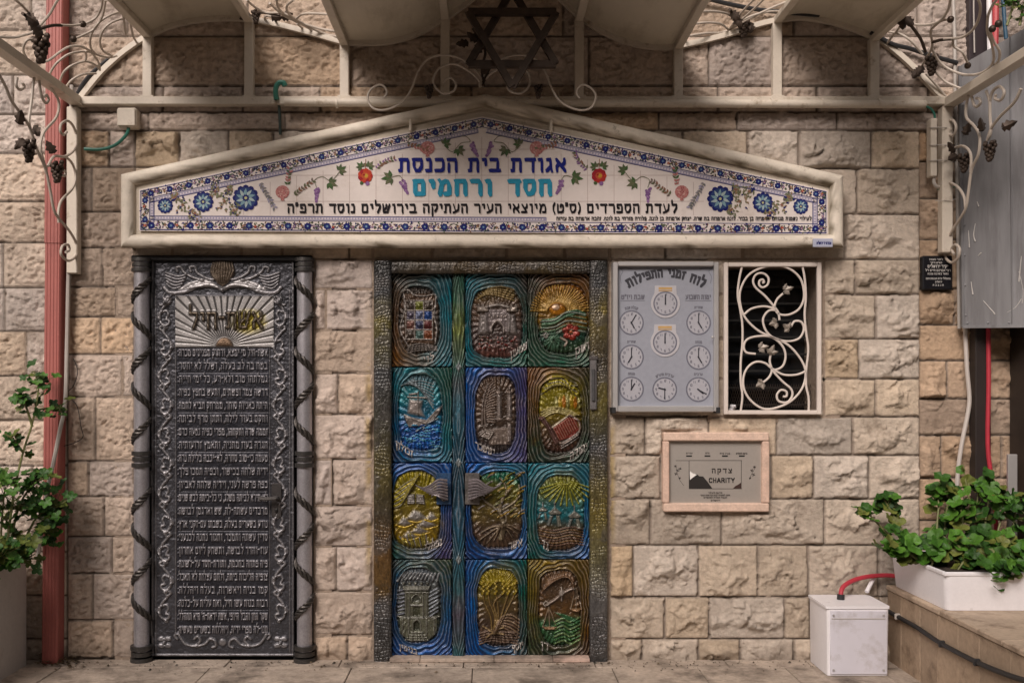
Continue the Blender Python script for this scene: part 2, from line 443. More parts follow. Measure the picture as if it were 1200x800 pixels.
M_WHITE = mat('white_plastic', (.80, .785, .82), rough=.42, n1=(.04, 4), n2=(.03, 60), bump=(.0004, 30), dirt=((.30, .27, .25), 8, .64, .8))
M_RED = mat('red_drainpipe_paint', (.36, .11, .095), rough=.5, n1=(.12, 3), n2=(.06, 50), bump=(.0008, 40), dirt=((.24, .10, .08), 6, .6, .8))
M_DARK = mat('dark_interior', (.012, .011, .011), rough=.8, n1=(.2, 5))
M_LEAF = mat('leaf', vcol=True, rough=.5, n1=(.2, 30), n2=(.12, 120), bump=(.0015, 160), spec=.35)
M_STEM = mat('green_stem', (.16, .17, .06), rough=.6, n1=(.25, 30))
M_GALV = mat('weathered_grey_sheet', (.20, .20, .21), rough=.5, metal=.25, n1=(.22, 3.0), n2=(.12, 22), bump=(.0012, 6), dirt=((.11, .105, .11), 9, .46, .68), stretch=(1, 1, .12))
M_ALU = mat('aluminium', (.55, .54, .54), rough=.4, metal=.6, n1=(.05, 8), bump=(.0003, 60))
M_RUBBER = mat('black_rubber', (.02, .02, .022), rough=.5, n1=(.2, 20))
M_HOSE = mat('red_hose', (.42, .03, .05), rough=.45, n1=(.1, 20))
M_GREEN = mat('green_cable', (.03, .16, .12), rough=.45, n1=(.1, 20))
M_CONDUIT = mat('grey_conduit', (.42, .39, .36), rough=.5, n1=(.08, 8))

# ---------------------------------------------------------------- facade: one height field of dressed blocks
def build_wall():
    cell = 1.5
    u = np.arange(-200, 1381, cell); v = np.arange(-260, 779, cell)
    U, V = np.meshgrid(u, v); Dp = np.zeros(U.shape); C = np.zeros(U.shape+(3,)); C[:] = (.25, .205, .17)
    rs = np.random.RandomState(5); r = random.Random(11)
    wob = (vnoise(U, V, 9, 1, 2)-.5)*2.2
    fac1 = vnoise(U, V, 26, 21, 3, .55); fac2 = vnoise(U, V, 11, 22, 3, .6); fac3 = vnoise(U, V, 4.2, 23, 2, .6)
    rid = 1-np.abs(2*vnoise(U, V, 24, 24, 4, .55)-1)
    skew = vnoise(U+40*fac1, V*1.6, 30, 29, 3, .6)
    pit = vnoise(U+10*fac1, V*1.5+10*fac2, 5.6, 25, 2, .6)
    mort = vnoise(U, V, 5, 26, 3)
    Dp[:] = -.012+.010*(mort-.5); C *= (.8+.5*mort)[..., None]
    def block(u0, v0, u1, v1, kind, base, off=0.):
        i0, i1 = np.searchsorted(u, [u0, u1]); j0, j1 = np.searchsorted(v, [v0, v1])
        if i1-i0 < 2 or j1-j0 < 2: return
        sl_ = (slice(j0, j1), slice(i0, i1)); a, b = U[sl_], V[sl_]
        e = np.minimum(np.minimum(a-u0, u1-a), np.minimum(b-v0, v1-b)) + wob[sl_]*.6
        br = r.uniform(.82, 1.15); hue = r.uniform(-1, 1)
        col = np.array(base)*br*np.array((1+.03*hue, 1-.01*hue, 1-.08*hue))
        if r.random() < .08: col = col*np.array((1.02, .95, .84))
        if kind == 'rock':
            nx = (a-(u0+u1)/2)/(u1-u0); ny = (b-(v0+v1)/2)/(v1-v0)
            h = np.full(a.shape, 9.)
            for k in range(11):                                        # pitched faces: a many-sided lump
                an = r.uniform(0, 6.28); sl = r.uniform(.02, .13)
                h = np.minimum(h, r.uniform(.030, .050) + sl*(math.cos(an)*nx + math.sin(an)*ny))
            wx, wy = a+16*(fac1[sl_]-.5)+7*(fac2[sl_]-.5), b+16*(rid[sl_]-.5)+7*(fac3[sl_]-.5)
            best = np.full(a.shape, 1e9); chip = np.zeros(a.shape)
            for k in range(max(5, int((u1-u0)*(v1-v0)/260))):          # flakes struck off at different depths
                sx, sy = r.uniform(u0, u1), r.uniform(v0, v1); an = r.uniform(0, 6.28); sl = r.uniform(0, .0011); z_ = r.uniform(-.011, .010)
                dd = (wx-sx)**2+((wy-sy)*1.5)**2; mm_ = dd < best
                best = np.where(mm_, dd, best); chip = np.where(mm_, z_+sl*(math.cos(an)*(a-sx)+math.sin(an)*(b-sy)), chip)
            h = h+chip
            h = h*.98 + .018*(rid[sl_]**2-.45) + .016*(fac1[sl_]-.5) + .009*(fac2[sl_]-.5) + .007*(fac3[sl_]-.5)
            lv = r.choice((3, 4, 5)); st = np.floor(skew[sl_]*lv)/lv; h = h + .028*(st-.5)          # spalled steps
            h = np.clip(h, .003, .058)
            s_ = sstep(.6, 3.4, e+4*(fac2[sl_]-.55))
            d = np.where(e > .9, .004 + s_*h, Dp[sl_])
        elif kind == 'hammer':
            h = .012*(fac1[sl_]-.5) + .010*(fac2[sl_]-.5) - .011*sstep(.52, .72, pit[sl_]) + .010*(fac3[sl_]-.5) + .010
            s_ = sstep(3.2, 6.5, e)
            d = np.where(e > .8, .006*(1-s_) + s_*(h+.004), Dp[sl_])
        else:
            d = np.where(e > .8, .008 + .006*(fac2[sl_]-.5) + .004*(fac3[sl_]-.5), Dp[sl_])
        m = sstep(.5, 1.8, e)[..., None]
        Dp[sl_] = np.where(e > .8, d, Dp[sl_]) + off
        var = (.90+.22*fac1[sl_])[..., None]
        C[sl_] = C[sl_]*(1-m) + np.clip(col*var, 0, 1)*m
    def rows(ua, ub, vs, kind, base, joints=None, mw=72, off=0.):
        for i in range(len(vs)-1):
            js = None if joints is None else joints.get(vs[i])
            if js is None:
                js = []; x = ua + r.uniform(.35, .9)*mw
                while x < ub - .3*mw: js.append(x); x += mw*r.uniform(.65, 1.4)
            ed = [ua]+[j for j in js if ua < j < ub]+[ub]
            for a, b in zip(ed[:-1], ed[1:]): block(a, vs[i], b, vs[i+1], kind, base, off)
    PINK = (.49, .40, .335); TAN = (.515, .435, .355); OCH = (.45, .335, .245); PALE = (.58, .495, .43)
    # paler hammered wall left of the drainpipe
    rows(-200, 79, [-260, -205, -150, -95, -45, 0, 36, 88, 134, 180, 236, 284, 337, 388, 440, 492, 545, 596, 646, 697, 748, 779], 'hammer', PALE, {337: [6], 236: [], 180: [60], 284: [4]}, 120)
    # high courses behind the canopy
    rows(79, 1380, [-260, -200, -145, -85, -30, 43, 101, 132, 153], 'hammer', PINK, {43: [292, 408, 520, 690, 830, 906, 1022, 1180], -30: [150, 290, 480, 660, 800, 930, 1075]}, 130)
    # left of the metal door: dressed and hammered
    rows(79, 158, [153, 196, 248, 290, 336, 371, 415, 465, 540, 581, 628, 671, 726, 770], 'hammer', PINK, {153: [128], 196: [108], 248: [], 290: [120], 336: [137], 371: [118], 415: [144], 465: [112]}, 60)
    rows(158, 437, [153, 196, 248, 304], 'rock', TAN, {153: [210, 268, 320, 380], 196: [230, 300, 380]}, 70)
    rows(368, 438, [304, 339, 387, 437, 485, 538, 592, 640, 692, 744, 777], 'rock', (.54, .445, .38),
         {304: [], 339: [382], 387: [], 437: [396], 485: [], 538: [390], 592: [], 640: [394], 692: [], 744: [407]}, 60)
    rows(437, 714, [153, 196, 248, 304], 'rock', TAN, None, 80)
    J = {153: [740, 800, 876, 936, 1021], 198: [760, 830, 900, 1004], 251: [780, 870, 990], 304: [965, 1002], 345: [965, 1026], 397: [965, 1006], 444: [965, 1026],
         488: [756, 830, 910, 999], 533: [774, 904, 953, 1018], 584: [762, 845, 966], 638: [742, 818, 888, 947, 1029], 699: [779, 831, 919, 949, 1030], 748: [752, 818, 867, 930, 1000]}
    rows(714, 1078, [153, 198, 251, 304, 345, 397, 444, 488, 533, 584, 638, 699, 748, 779], 'rock', TAN, J, 70)
    rows(1078, 1380, [153, 188, 232, 280, 338, 380, 422, 467, 510, 560, 610, 660, 700, 779], 'rock', OCH, {153: [1104], 188: [1126], 232: [], 280: [1130], 380: [], 422: [1112], 467: []}, 60, -.022)
    # flat beds cut for what is fixed to the wall
    def flat(a, b, c, d_, lim):
        i0, i1 = np.searchsorted(u, [a, c]); j0, j1 = np.searchsorted(v, [b, d_]); Dp[j0:j1, i0:i1] = np.minimum(Dp[j0:j1, i0:i1], lim)
    flat(138, 196, 992, 292, .006); flat(774, 503, 904, 602, .004); flat(715, 304, 966, 488, .008); flat(80, 112, 1118, 128, .012); flat(1078, 296, 1120, 344, .0)
    # overspray of yellow paint beside the painted door, and a grey ground-splash band
    m = np.clip(1-np.abs(U-432.5)/6, 0, 1)*sstep(330, 420, V)*(1-sstep(640, 700, V))*sstep(.35, .6, vnoise(U, V, 18, 77, 3))
    m += np.clip(1-np.abs(U-717)/6, 0, 1)*sstep(470, 500, V)*(1-sstep(600, 660, V))*sstep(.35, .6, vnoise(U, V, 18, 78, 3))
    m = np.clip(m, 0, 1)[..., None]*.7; C[:] = C*(1-m)+np.array((.30, .20, .035))*m
    m = (sstep(748, 776, V + 26*(vnoise(U, V, 26, 79, 3)-.5))*.45)[..., None]; C[:] = C*(1-m)+np.array((.13, .105, .085))*m
    keep = np.ones((len(v)-1, len(u)-1), bool); um = (u[1:]+u[:-1])/2; vm = (v[1:]+v[:-1])/2
    UM, VM = np.meshgrid(um, vm)
    for a, b, c, d_ in ((157, 304, 367, 780), (440, 305, 711, 780), (851, 309, 962, 484)):
        keep &= ~((UM > a) & (UM < c) & (VM > b) & (VM < d_))
    X = (U-U0)/S; Z = HC+(V0-V)/S
    o = grid('stone_wall', X, -Dp, Z, np.clip(C, .01, .9), M_STONE, None, keep)
    tag(o, 'facade of pinkish rough-faced limestone blocks behind the doors and the tiled pediment', 'wall')
    rv = MB()
    tan = (.34, .27, .215)
    for a, b, c, d_ in ((157, 304, 367, 778), (440, 305, 711, 778), (851, 309, 962, 484)):
        p = P(a, d_); q = P(c, b)
        rv.box(p.x-.10, p.x-.002, -.004, .30, p.z-.05, q.z+.10, 0, tan); rv.box(q.x+.002, q.x+.10, -.004, .30, p.z-.05, q.z+.10, 0, tan)
        rv.box(p.x-.002, q.x+.002, -.004, .30, q.z+.002, q.z+.10, 0, tan)
        if d_ < 700: rv.box(p.x-.002, q.x+.002, -.004, .30, p.z-.05, p.z-.002, 0, tan)
    mk('reveal', rv, M_STONE, o)
    bk = MB()
    for a, b in ((-200, 150), (374, 433), (718, 844), (970, 1380)):
        p = P(a, 779); q = P(b, -258); bk.box(p.x, q.x, .06, .55, p.z, q.z, 0, tan)
    p = P(-200, 292); q = P(1380, -259); bk.box(p.x, q.x, .31, .60, p.z, q.z, 0, tan)
    p = P(140, 779); q = P(1000, 280); bk.box(p.x, q.x, .62, .66, p.z, q.z, 0, (.02, .018, .016))
    mk('backing', bk, M_STONE, o)
    return o
wall = build_wall()

# ---------------------------------------------------------------- ground
gb = MB(); gb.box(-40, 40, -40, 40, -.30, -.012, 0, (.17, .145, .125)); struct(mk('ground', gb, M_PAVE))
# unseen building added behind the viewer to keep low sky light off the doors
ob = MB(); r = random.Random(2)
ob.box(-16, 16, -11.5, -9.6, 0, 6.2, .02, (.34, .275, .23))
opp = mk('added_lane_building', ob, M_STONE)
tag(opp, 'plain tan stone building, unseen, added behind the viewer to block low sky light', 'building')
for x in (-12, -8, -4, 0, 4, 8, 12):
    for z in (1.1, 4.0):
        m = MB(); m.box(x-.5, x+.5, -9.599, -9.57, z, z+1.3, .004); wf_ = mk('window', m, M_IRON, opp)
        m = MB(); m.box(x-.44, x+.44, -9.569, -9.565, z+.06, z+1.24, 0); mk('pane', m, M_DARK, wf_)
pv = MB(); r = random.Random(3)
y = -.004
for row, dep in enumerate((.145, .36, .42, .40, .42, .40, .42, .40, .42, .40, .42)):
    x = -4.2 + r.uniform(0, .3)
    while x < 4.2:
        L = r.uniform(.42, .78); c = r.uniform(.84, 1.1)
        pv.box(x+.0022, x+L-.0022, y-dep+.0022, y-.0022, -.010, r.uniform(-.0012, .0012), .003, (.43*c, .36*c, .30*c)); x += L
    y -= dep
struct(mk('pavement', pv, M_PAVE))
th = MB(); a = P(458, 773); b = P(690, 773)
xs = [a.x, a.x+.16, a.x+.55, a.x+.86, b.x]
for p, q in zip(xs[:-1], xs[1:]): th.box(p+.001, q-.001, -.07, .20, .001, .022, .003, (.46*r.uniform(.9, 1.1), .36, .30))
tag(mk('door_threshold', th, M_PAVE), 'narrow pink stone threshold strip under the painted double door', 'threshold')

# ---------------------------------------------------------------- wave canopy on the wall
WAVE = [(95,120),(102,111),(110,101),(120,89),(130,79),(150,62),(176,45),(200,34),(225,28),(250,25),(270,24.5),(294,26),(330,33),(365,42),(396,51),(410,53),(430,53.5),(455,52),(480,46),(500,37.5),(522,25),(540,12),(556,0),(575,-15),(590,-22),(608,-25),(625,-20),(645,-8),(660,5),(678,22),(700,37),(725,49),(750,56),(775,58.5),(793,57),(810,54),(850,44),(880,34),(908,27),(930,24),(950,25),(980,31),(1021,46),(1040,58),(1060,75),(1080,95),(1095,111),(1105,121)]
def wave(u0, u1):
    p = catmull([Vector((a, b, 0)) for a, b in WAVE], 4)
    q = [(x.x, x.y) for x in p if u0 < x.x < u1]
    f = lambda t: float(np.interp(t, [x.x for x in p], [x.y for x in p]))
    return [(u0, f(u0))]+q+[(u1, f(u1))]
canopy = thing('wave_canopy', P(600, 120, .02), 'cream steel canopy with wavy sheet roof on short posts across the top of the facade', 'canopy')
CD = 1.35
for a, b in ((176, 294), (405, 522), (522, 678), (678, 793), (908, 1021)):
    m = MB(); pr = wave(a+1, b-1); n = len(pr); vs = []; fs = []
    for d, dz in ((.012, .012), (CD, .012), (CD, .026), (.012, .026)):
        for u, v in pr:
            q = P(u, v); vs.append((q.x, -d, q.z+dz))
    for i in range(n-1):
        for k in range(4):
            l = (k+1) % 4; fs.append((k*n+i, k*n+i+1, l*n+i+1, l*n+i))
    fs += [(0, n, 2*n, 3*n), (n-1, 4*n-1, 3*n-1, 2*n-1)]
    m.add(vs, fs); mk('roof_sheet', m, M_SHEET, canopy, True)
m = MB()
for d in (.03, CD):
    pts = [Vector((P(u, v).x, -d, P(u, v).z+.002)) for u, v in wave(96, 1104)]
    m.tube(pts, .019, 4, 1, square=True)
mk('arch_bar', m, M_IRON, canopy)
for u in (176, 294, 405, 522, 678, 793, 908, 1021):
    v = wave(u-3, u+3)[2][1] if len(wave(u-3, u+3)) > 2 else 30
    q = P(u, v); m = MB(); m.box(q.x-.021, q.x+.021, -CD, -.052, q.z-.022, q.z+.010, .003); mk('rafter', m, M_IRON, canopy)
    m = MB(); b = P(u, 117); m.box(q.x-.024, q.x+.024, -.051, -.006, b.z, q.z-.004, .003); m.box(q.x-.034, q.x+.034, -.055, -.006, b.z, b.z+.008, .001)
    mk('post', m, M_IRON, canopy)
m = MB(); a = P(97, 126); b = P(1103, 116.5); m.box(a.x, b.x, -.056, -.006, a.z, b.z, .004); mk('beam', m, M_IRON, canopy)
for u, v in ((95, 120), (1106, 122)):
    q = P(u, v); m = MB(); m.box(q.x-.022, q.x+.022, -CD, -.0, q.z-.03, q.z+.018, .004)
    m.box(q.x-.030, q.x+.030, -CD, -.02, q.z-.034, q.z-.028, .001); mk('side_rail', m, M_IRON, canopy)
for u, v1 in ((90.5, 322), (1103.5, 298)):
    a = P(u-6.2, v1); b = P(u+6.2, 128); m = MB(); m.box(a.x, b.x, -.07, -.012, a.z, b.z-.006, .004); mk('side_post', m, M_IRON, canopy)

# ---------------------------------------------------------------- wrought vines
def grapes(mb, c, s=.05, seed=1, dark=True):
    r = random.Random(seed); c = Vector(c)
    for k in range(26):
        t = k/25; w_ = s*(1-.8*t)*(.75 if t < .15 else 1)
        an = k*2.4
        mb.ball(c+Vector((math.cos(an)*w_*.62, math.sin(an)*w_*.5, s*.5-t*s*1.9)), s*.25, 7, 5)
def ironleaf(mb, c, ang, L, tilt=0.4):
    c = Vector(c); ax = Vector((math.cos(ang), -.35*tilt, math.sin(ang))); sd = Vector((-math.sin(ang), -.2, math.cos(ang)))
    prof = [(0, .06), (.12, .42), (.28, .30), (.42, .52), (.60, .28), (.74, .30), (1, 0)]
    vs = []; 
    for t, w_ in prof:
        for sgn in (-1, 0, 1): vs.append(c+ax*(t*L)+sd*(sgn*w_*L*.8)+Vector((0, -.010*(1-abs(sgn))-.012*t, 0)))
    n = len(prof); fs = []
    for i in range(n-1):
        for k in (0, 1): fs.append((3*i+k, 3*i+k+1, 3*i+4+k, 3*i+3+k))
    o = len(vs); vs2 = [v+Vector((0, .004, 0)) for v in vs]
    mb.add(vs, fs); mb.add(vs2, [tuple(reversed(f)) for f in fs])
def sp(pts, ox, oy, k): return [(ox+a/k, oy+b/k) for a, b in pts]

XL = P(95, 120).x; XR = P(1106, 122).x
pl_left = (Vector((XL, 0, 0)), Vector((1, 0, 0))); pl_right = (Vector((XR, 0, 0)), Vector((1, 0, 0)))
def bay(u0, v0, u1, v1):
    a, b = P(u0, v0), P(u1, v1); n = (b-a).cross(Vector((0, -1, 0))).normalized(); return (a+Vector((0, 0, .02)), n)
bay_l = bay(95, 120, 176, 45); bay_r = bay(1021, 46, 1105, 121); bay_l2 = bay(294, 26, 405, 53); bay_r2 = bay(793, 57, 908, 27)
def strokes(mb, polys, pl, r=.008, sub=6, dmin=.015):
    for p in polys:
        q = []
        for u, v in p:
            h = hit(u, v, *pl); h.y = min(max(h.y, -CD), -dmin); q.append(h)
        mb.tube(q, r*.82, 7, sub)
def vine(label, polys, pl, r, bunches, leaves, group, beads=(), dark=(), base=None, gs=.05):
    t = thing('wrought_vine', base if base else hit(*polys[0][0], *pl), label, 'ironwork', group)
    m = MB(); strokes(m, polys, pl, r); mk('scroll_bar', m, M_SCROLL, t, True)
    if dark:
        m = MB(); strokes(m, dark, pl, r*1.25); mk('dark_stem', m, M_BLACKIRON, t, True)
    for i, (u, v) in enumerate(bunches):
        m = MB(); h = hit(u, v, *pl); h.y = min(h.y, -.06); grapes(m, h, gs, i); mk('grape_bunch', m, M_BLACKIRON, t, True)
    for u, v, an in leaves:
        m = MB(); h = hit(u, v, *pl); h.y = min(h.y, -.05); ironleaf(m, h, an, .065); mk('iron_leaf', m, M_BLACKIRON, t, True)
    if beads:
        for u, v in beads: m = MB(); m.ball(hit(u, v, *pl), .017); mk('bead', m, M_BLACKIRON, t, True)
    return t
k7 = 3.478
vine('cream scrolling vine with dark grapes hanging beside the red drainpipe and left post',
     [sp(p, 0, 100, k7) for p in (
      [(-20,-70),(20,0),(45,60),(80,110),(120,170),(150,260),(185,340),(205,430),(225,520),(280,590),(308,640),(310,690),(280,715),(250,690),(255,655),(278,650),(282,672),(268,680)],
      [(140,-30),(135,0),(128,70),(118,140),(122,172)],
      [(160,-20),(168,40),(185,72),(198,60),(190,40),(180,48)],
      [(70,-30),(66,0),(80,18),(98,8),(92,-10)],
      [(190,-15),(215,20),(240,70),(230,130),(180,190),(165,250),(178,310),(190,345)],
      [(272,190),(260,202),(246,188),(250,158),(275,145),(300,170),(312,220),(300,265),(265,290),(220,290),(195,330)],
      [(265,290),(295,320),(308,370),(295,420),(250,470),(238,520),(240,560)],
      [(240,345),(265,350),(265,368),(250,365)])],
     pl_left, .0085, [(34, 171), (67, 196)], [(22, 146, 1.2), (40, 148, -1), (27, 162, -2), (63, 180, 2)], 'wrought iron vines on the canopy', base=P(90, 120, .1))
k5 = 5.333
vine('cream scrolls with a big dark grape cone over the red drainpipe',
     [sp(p, 0, 0, k5) for p in (
      [(-10,232),(90,235),(150,220),(200,205),(250,160),(310,90),(350,20),(375,-20)],
      [(70,-20),(130,30),(175,75)],
      [(380,158),(450,160),(515,152)], [(535,150),(600,110),(635,40),(640,-20)],
      [(460,245),(520,220),(590,180),(640,100),(660,0)],
      [(200,245),(165,256),(145,310),(170,370),(220,395),(300,380),(370,330),(430,295),(500,290),(560,320),(610,380),(625,430)],
      [(305,470),(350,400),(420,345),(490,325),(560,325)], [(370,520),(400,450),(460,405),(540,385),(600,410),(625,440)],
      [(410,550),(450,500),(520,465),(600,460)], [(760,70),(680,100),(610,150),(570,220),(565,290),(600,340),(680,360),(730,350)],
      [(790,110),(700,140),(645,190),(625,260),(645,320),(700,350)], [(810,110),(830,220),(880,300),(920,380),(940,440)], [(530,320),(540,350),(530,385)], [(765,60),(775,140),(785,215)])],
     bay_l, .0072, [(48, 50)], [(31, 18, -.6), (33, 24, -.4), (36, 30, -.4), (39, 35, -.5)], 'wrought iron vines on the canopy', beads=[(97, 28.5), (86, 46)],
     dark=[sp([(140,85),(170,110),(195,160),(225,200),(240,235)], 0, 0, k5), sp([(235,190),(270,175),(330,160),(385,160)], 0, 0, k5)], gs=.062, base=P(100, 118, .1))
vine('pale thin scrolls in the open canopy bay above the green cable loop',
     [sp(p, 180, 0, 5) for p in (
      [(545,0),(590,40),(660,75),(760,80),(860,130),(980,190),(1100,240)], [(720,-10),(740,60),(830,120),(960,165),(1070,185)],
      [(820,0),(780,40),(800,90),(880,140),(1000,200),(1090,215)], [(830,120),(870,85),(950,80),(1050,88)], [(650,120),(660,95),(700,105),(720,140),(700,150)],
      [(840,140),(900,190),(980,230),(1080,262)], [(680,20),(760,90),(880,150),(960,200),(1080,250)])],
     bay_l2, .0075, [(300, 16)], [(296, 20, 3.6), (318, 20, -.2), (330, 21, .2)], 'wrought iron vines on the canopy', dark=[sp([(580,90),(620,75),(680,80),(740,90)], 180, 0, 5)], gs=.035, base=P(350, 40, .1))
vine('fan of pale rods with a dark grape bunch above the notice board',
     [sp(p, 780, 0, k5) for p in (
      [(290,-10),(240,30),(190,90),(160,170),(120,260)], [(200,75),(300,72),(380,85),(420,110)], [(180,150),(260,142),(340,150),(385,180),(380,210)],
      [(150,225),(240,210),(330,215),(375,215)], [(380,210),(450,110),(520,30),(570,-20)], [(390,205),(480,120),(560,50),(620,-10)], [(390,200),(500,130),(620,70),(760,10)],
      [(440,150),(540,100),(640,75),(720,72)], [(400,180),(440,140),(440,100)])],
     bay_r2, .0072, [(866, 36)], [(857, 14, -.9), (862, 20, -1.2), (864, 48, -1.6)], 'wrought iron vines on the canopy', dark=[sp([(400,60),(430,100),(440,130)], 780, 0, k5)], gs=.048, base=P(850, 40, .1))
vine('cream scrolls knotted round a grape bunch in the rightmost open bay',
     [sp(p, 980, 0, k5) for p in (
      [(520,440),(560,370),(600,290),(590,200),(620,160),(660,130),(715,122)], [(420,100),(440,130),(500,155),(580,155),(650,130),(700,60),(715,-20)],
      [(610,265),(680,245),(780,235),(850,190),(890,120),(900,40),(880,-20)], [(600,310),(640,380),(700,430),(790,465),(880,465),(950,430),(985,370),(970,270),(945,200),(950,100),(980,30),(1010,-10)],
      [(960,195),(985,260),(1020,320),(1015,380),(985,410)], [(610,440),(680,510),(780,555)], [(330,200),(400,215),(470,260),(540,340)], [(560,460),(640,550),(690,610)],
      [(430,90),(395,170),(320,270),(260,360),(240,440)], [(730,250),(735,290),(790,330),(820,390)])],
     bay_r, .0078, [(1092, 71)], [(1058, 22, -1.7), (1062, 20, -1.2), (1081, 78, -2.2), (1076, 82, -2.2)], 'wrought iron vines on the canopy', beads=[(1114, 23), (1134, 77), (1163, 34), (1170, 28)],
     dark=[sp([(420,95),(450,140),(490,190),(530,250),(558,325)], 980, 0, k5), sp([(600,265),(660,250),(720,245)], 980, 0, k5)], gs=.05, base=P(1090, 118, .1))
k8 = 3.81
vine('cream scrolling vine with dark grapes hanging before the grey metal sheet at right',
     [sp(p, 1060, 120, k8) for p in (
      [(285,-30),(275,20),(278,70),(310,105),(335,150),(330,230),(300,300),(285,400),(270,480),(215,570),(183,640),(182,690),(210,715),(238,695),(246,655),(228,635),(210,655),(222,678)],
      [(172,130),(180,175),(210,205),(260,195),(295,230),(295,310)], [(225,235),(190,238),(176,290),(188,345),(235,375),(265,420),(272,470)],
      [(188,85),(215,80),(230,110),(220,145),(202,142),(205,118)], [(365,-50),(380,-5),(382,60),(385,130),(370,170)], [(520,-60),(490,0),(430,60),(388,115),(370,170)],
      [(300,-25),(310,10),(322,20),(338,5),(335,-15),(320,-18)], [(380,0),(395,-50),(425,-70),(445,-45),(430,-10),(405,-15),(408,-35)])],
     pl_right, .0088, [(1160, 172), (1130, 186)], [(1174, 150, .4), (1152, 154, 2), (1130, 158, 1.2), (1122, 182, 3.6), (1119, 178, 2.4)], 'wrought iron vines on the canopy', base=P(1104, 122, .1), gs=.046)

# star over the gable
star = thing('star_of_david', P(600, 110, .42), 'dark iron six-pointed star standing above the peak of the tiled pediment', 'star')
for flip in (1, -1):
    m = MB(); c = (600, 47); R_ = 58
    for k in range(3):
        a0 = math.radians(90*flip+120*k); a1 = math.radians(90*flip+120*(k+1))
        d = .42 if flip == 1 else .452
        p = P(c[0]+R_*1.02*math.cos(a0), c[1]-R_*math.sin(a0), .42); q = P(c[0]+R_*1.02*math.cos(a1), c[1]-R_*math.sin(a1), .42); p.y = q.y = -d - .004*k
        m.tube([p, q], .023, 4, 1, square=True)
    mk('triangle', m, M_BLACKIRON, star)
pc = (P(564, 100, .30), Vector((0, 1, 0)))
c1 = sp([(265,615),(285,580),(270,545),(235,532),(185,560),(165,610),(190,670),(250,690),(330,670),(400,620),(450,530),(480,450),(540,370),(640,345),(740,365),(820,420),(880,500),(890,545)], 400, 0, k5)
c2 = sp([(640,520),(655,495),(690,490),(716,530),(700,570),(640,585),(590,550),(575,500),(610,430),(700,400),(790,440),(850,490),(880,540)], 400, 0, k5)
mir = lambda p: [(1129-a, b) for a, b in p]
t = vine('cream scrolls spread over the pediment peak in front of the iron star', [c1, c2, mir(c1), mir(c2)], pc, .0068,
     [(503, 104), (631, 104)], [(560, 48, 2.6), (549, 50, 3.4), (560, 62, 1.3), (568, 88, 1.5)], 'wrought iron vines on the canopy', dark=[sp([(890,545),(880,420),(900,330),(870,250),(820,180)], 400, 0, k5), sp([(880,540),(920,440),(960,380)], 400, 0, k5)], gs=.032, base=P(564, 108, .30))
CREAM = (.72, .655, .56)
# ---------------------------------------------------------------- tiled pediment
ped = thing('tiled_pediment', P(565, 290, .05), 'gabled sign of painted white tiles with Hebrew lettering in a rounded cream stone moulding', 'pediment')
PD = .10
outer = [(147,287),(147,207),(570,114),(983,209),(983,287)]
m = MB(); m.prism(outer, -.005, PD-.012, CREAM); mk('backing', m, M_STONEFRAME, ped)
# rounded moulding swept round the gable, mitred
path = [(150.5,283),(150.5,211),(569,119),(979.5,212.5),(979.5,283)]
mossy = 15
def sweep(path, prof, d, name, mt, parent, col=None):
    n = len(path); m = MB(); vs = []; fs = []; k = len(prof)
    pp = [P(u, v, d) for u, v in path]
    for i in range(n):
        a, b, c = pp[i-1], pp[i], pp[(i+1) % n]
        t0 = (b-a).normalized(); t1 = (c-b).normalized()
        n0 = Vector((-t0.z, 0, t0.x)); n1 = Vector((-t1.z, 0, t1.x)); mi = (n0+n1); mi = mi/(mi.dot(n0))
        for x, y in prof: vs.append(b+mi*x+Vector((0, -y, 0)))
    # cut each side into short pieces with a little unevenness
    out = []; of = []; rr = random.Random(4); cnts = []
    for i in range(n):
        j = (i+1) % n; A = vs[i*k:(i+1)*k]; B = vs[j*k:(j+1)*k]
        L = (B[0]-A[0]).length; ns = max(2, int(L/.05)); o = len(out)
        for q in range(ns+1):
            t = q/ns; g = 0 if q in (0, ns) else rr.uniform(-.0007, .0007)
            for e in range(k):
                w_ = A[e].lerp(B[e], t); out.append(w_+Vector((0, g, g)))
        cnts.append((ns+1)*k)
        for q in range(ns):
            for e in range(k):
                f = (e+1) % k; of.append((o+q*k+e, o+q*k+f, o+(q+1)*k+f, o+(q+1)*k+e))
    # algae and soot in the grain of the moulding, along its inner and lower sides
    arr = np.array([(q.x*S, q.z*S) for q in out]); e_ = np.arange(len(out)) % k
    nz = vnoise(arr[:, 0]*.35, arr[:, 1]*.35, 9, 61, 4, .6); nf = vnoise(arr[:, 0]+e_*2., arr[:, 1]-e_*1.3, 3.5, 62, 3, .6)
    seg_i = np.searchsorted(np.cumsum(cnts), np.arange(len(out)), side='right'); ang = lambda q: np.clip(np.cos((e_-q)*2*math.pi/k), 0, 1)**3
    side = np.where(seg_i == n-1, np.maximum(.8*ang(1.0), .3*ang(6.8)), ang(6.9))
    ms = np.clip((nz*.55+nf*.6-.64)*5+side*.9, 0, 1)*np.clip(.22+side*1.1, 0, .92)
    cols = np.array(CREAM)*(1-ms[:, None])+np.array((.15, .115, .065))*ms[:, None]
    m.add(out, of); m.c = [tuple(q) for q in cols]
    return mk(name, m, mt, parent, 'full')
R0 = .035
prof = [(R0*math.cos(a), .004+R0*.95*math.sin(a)) for a in [2*math.pi*i/16 for i in range(16)]]
sweep(path, prof, PD, 'moulding', M_STONEFRAME, ped)
tile = [(163,270.5),(163,222),(565,136.5),(970,223),(970,274.5)]
ins = [(157,275),(157,217),(567,130),(975,219),(975,279)]
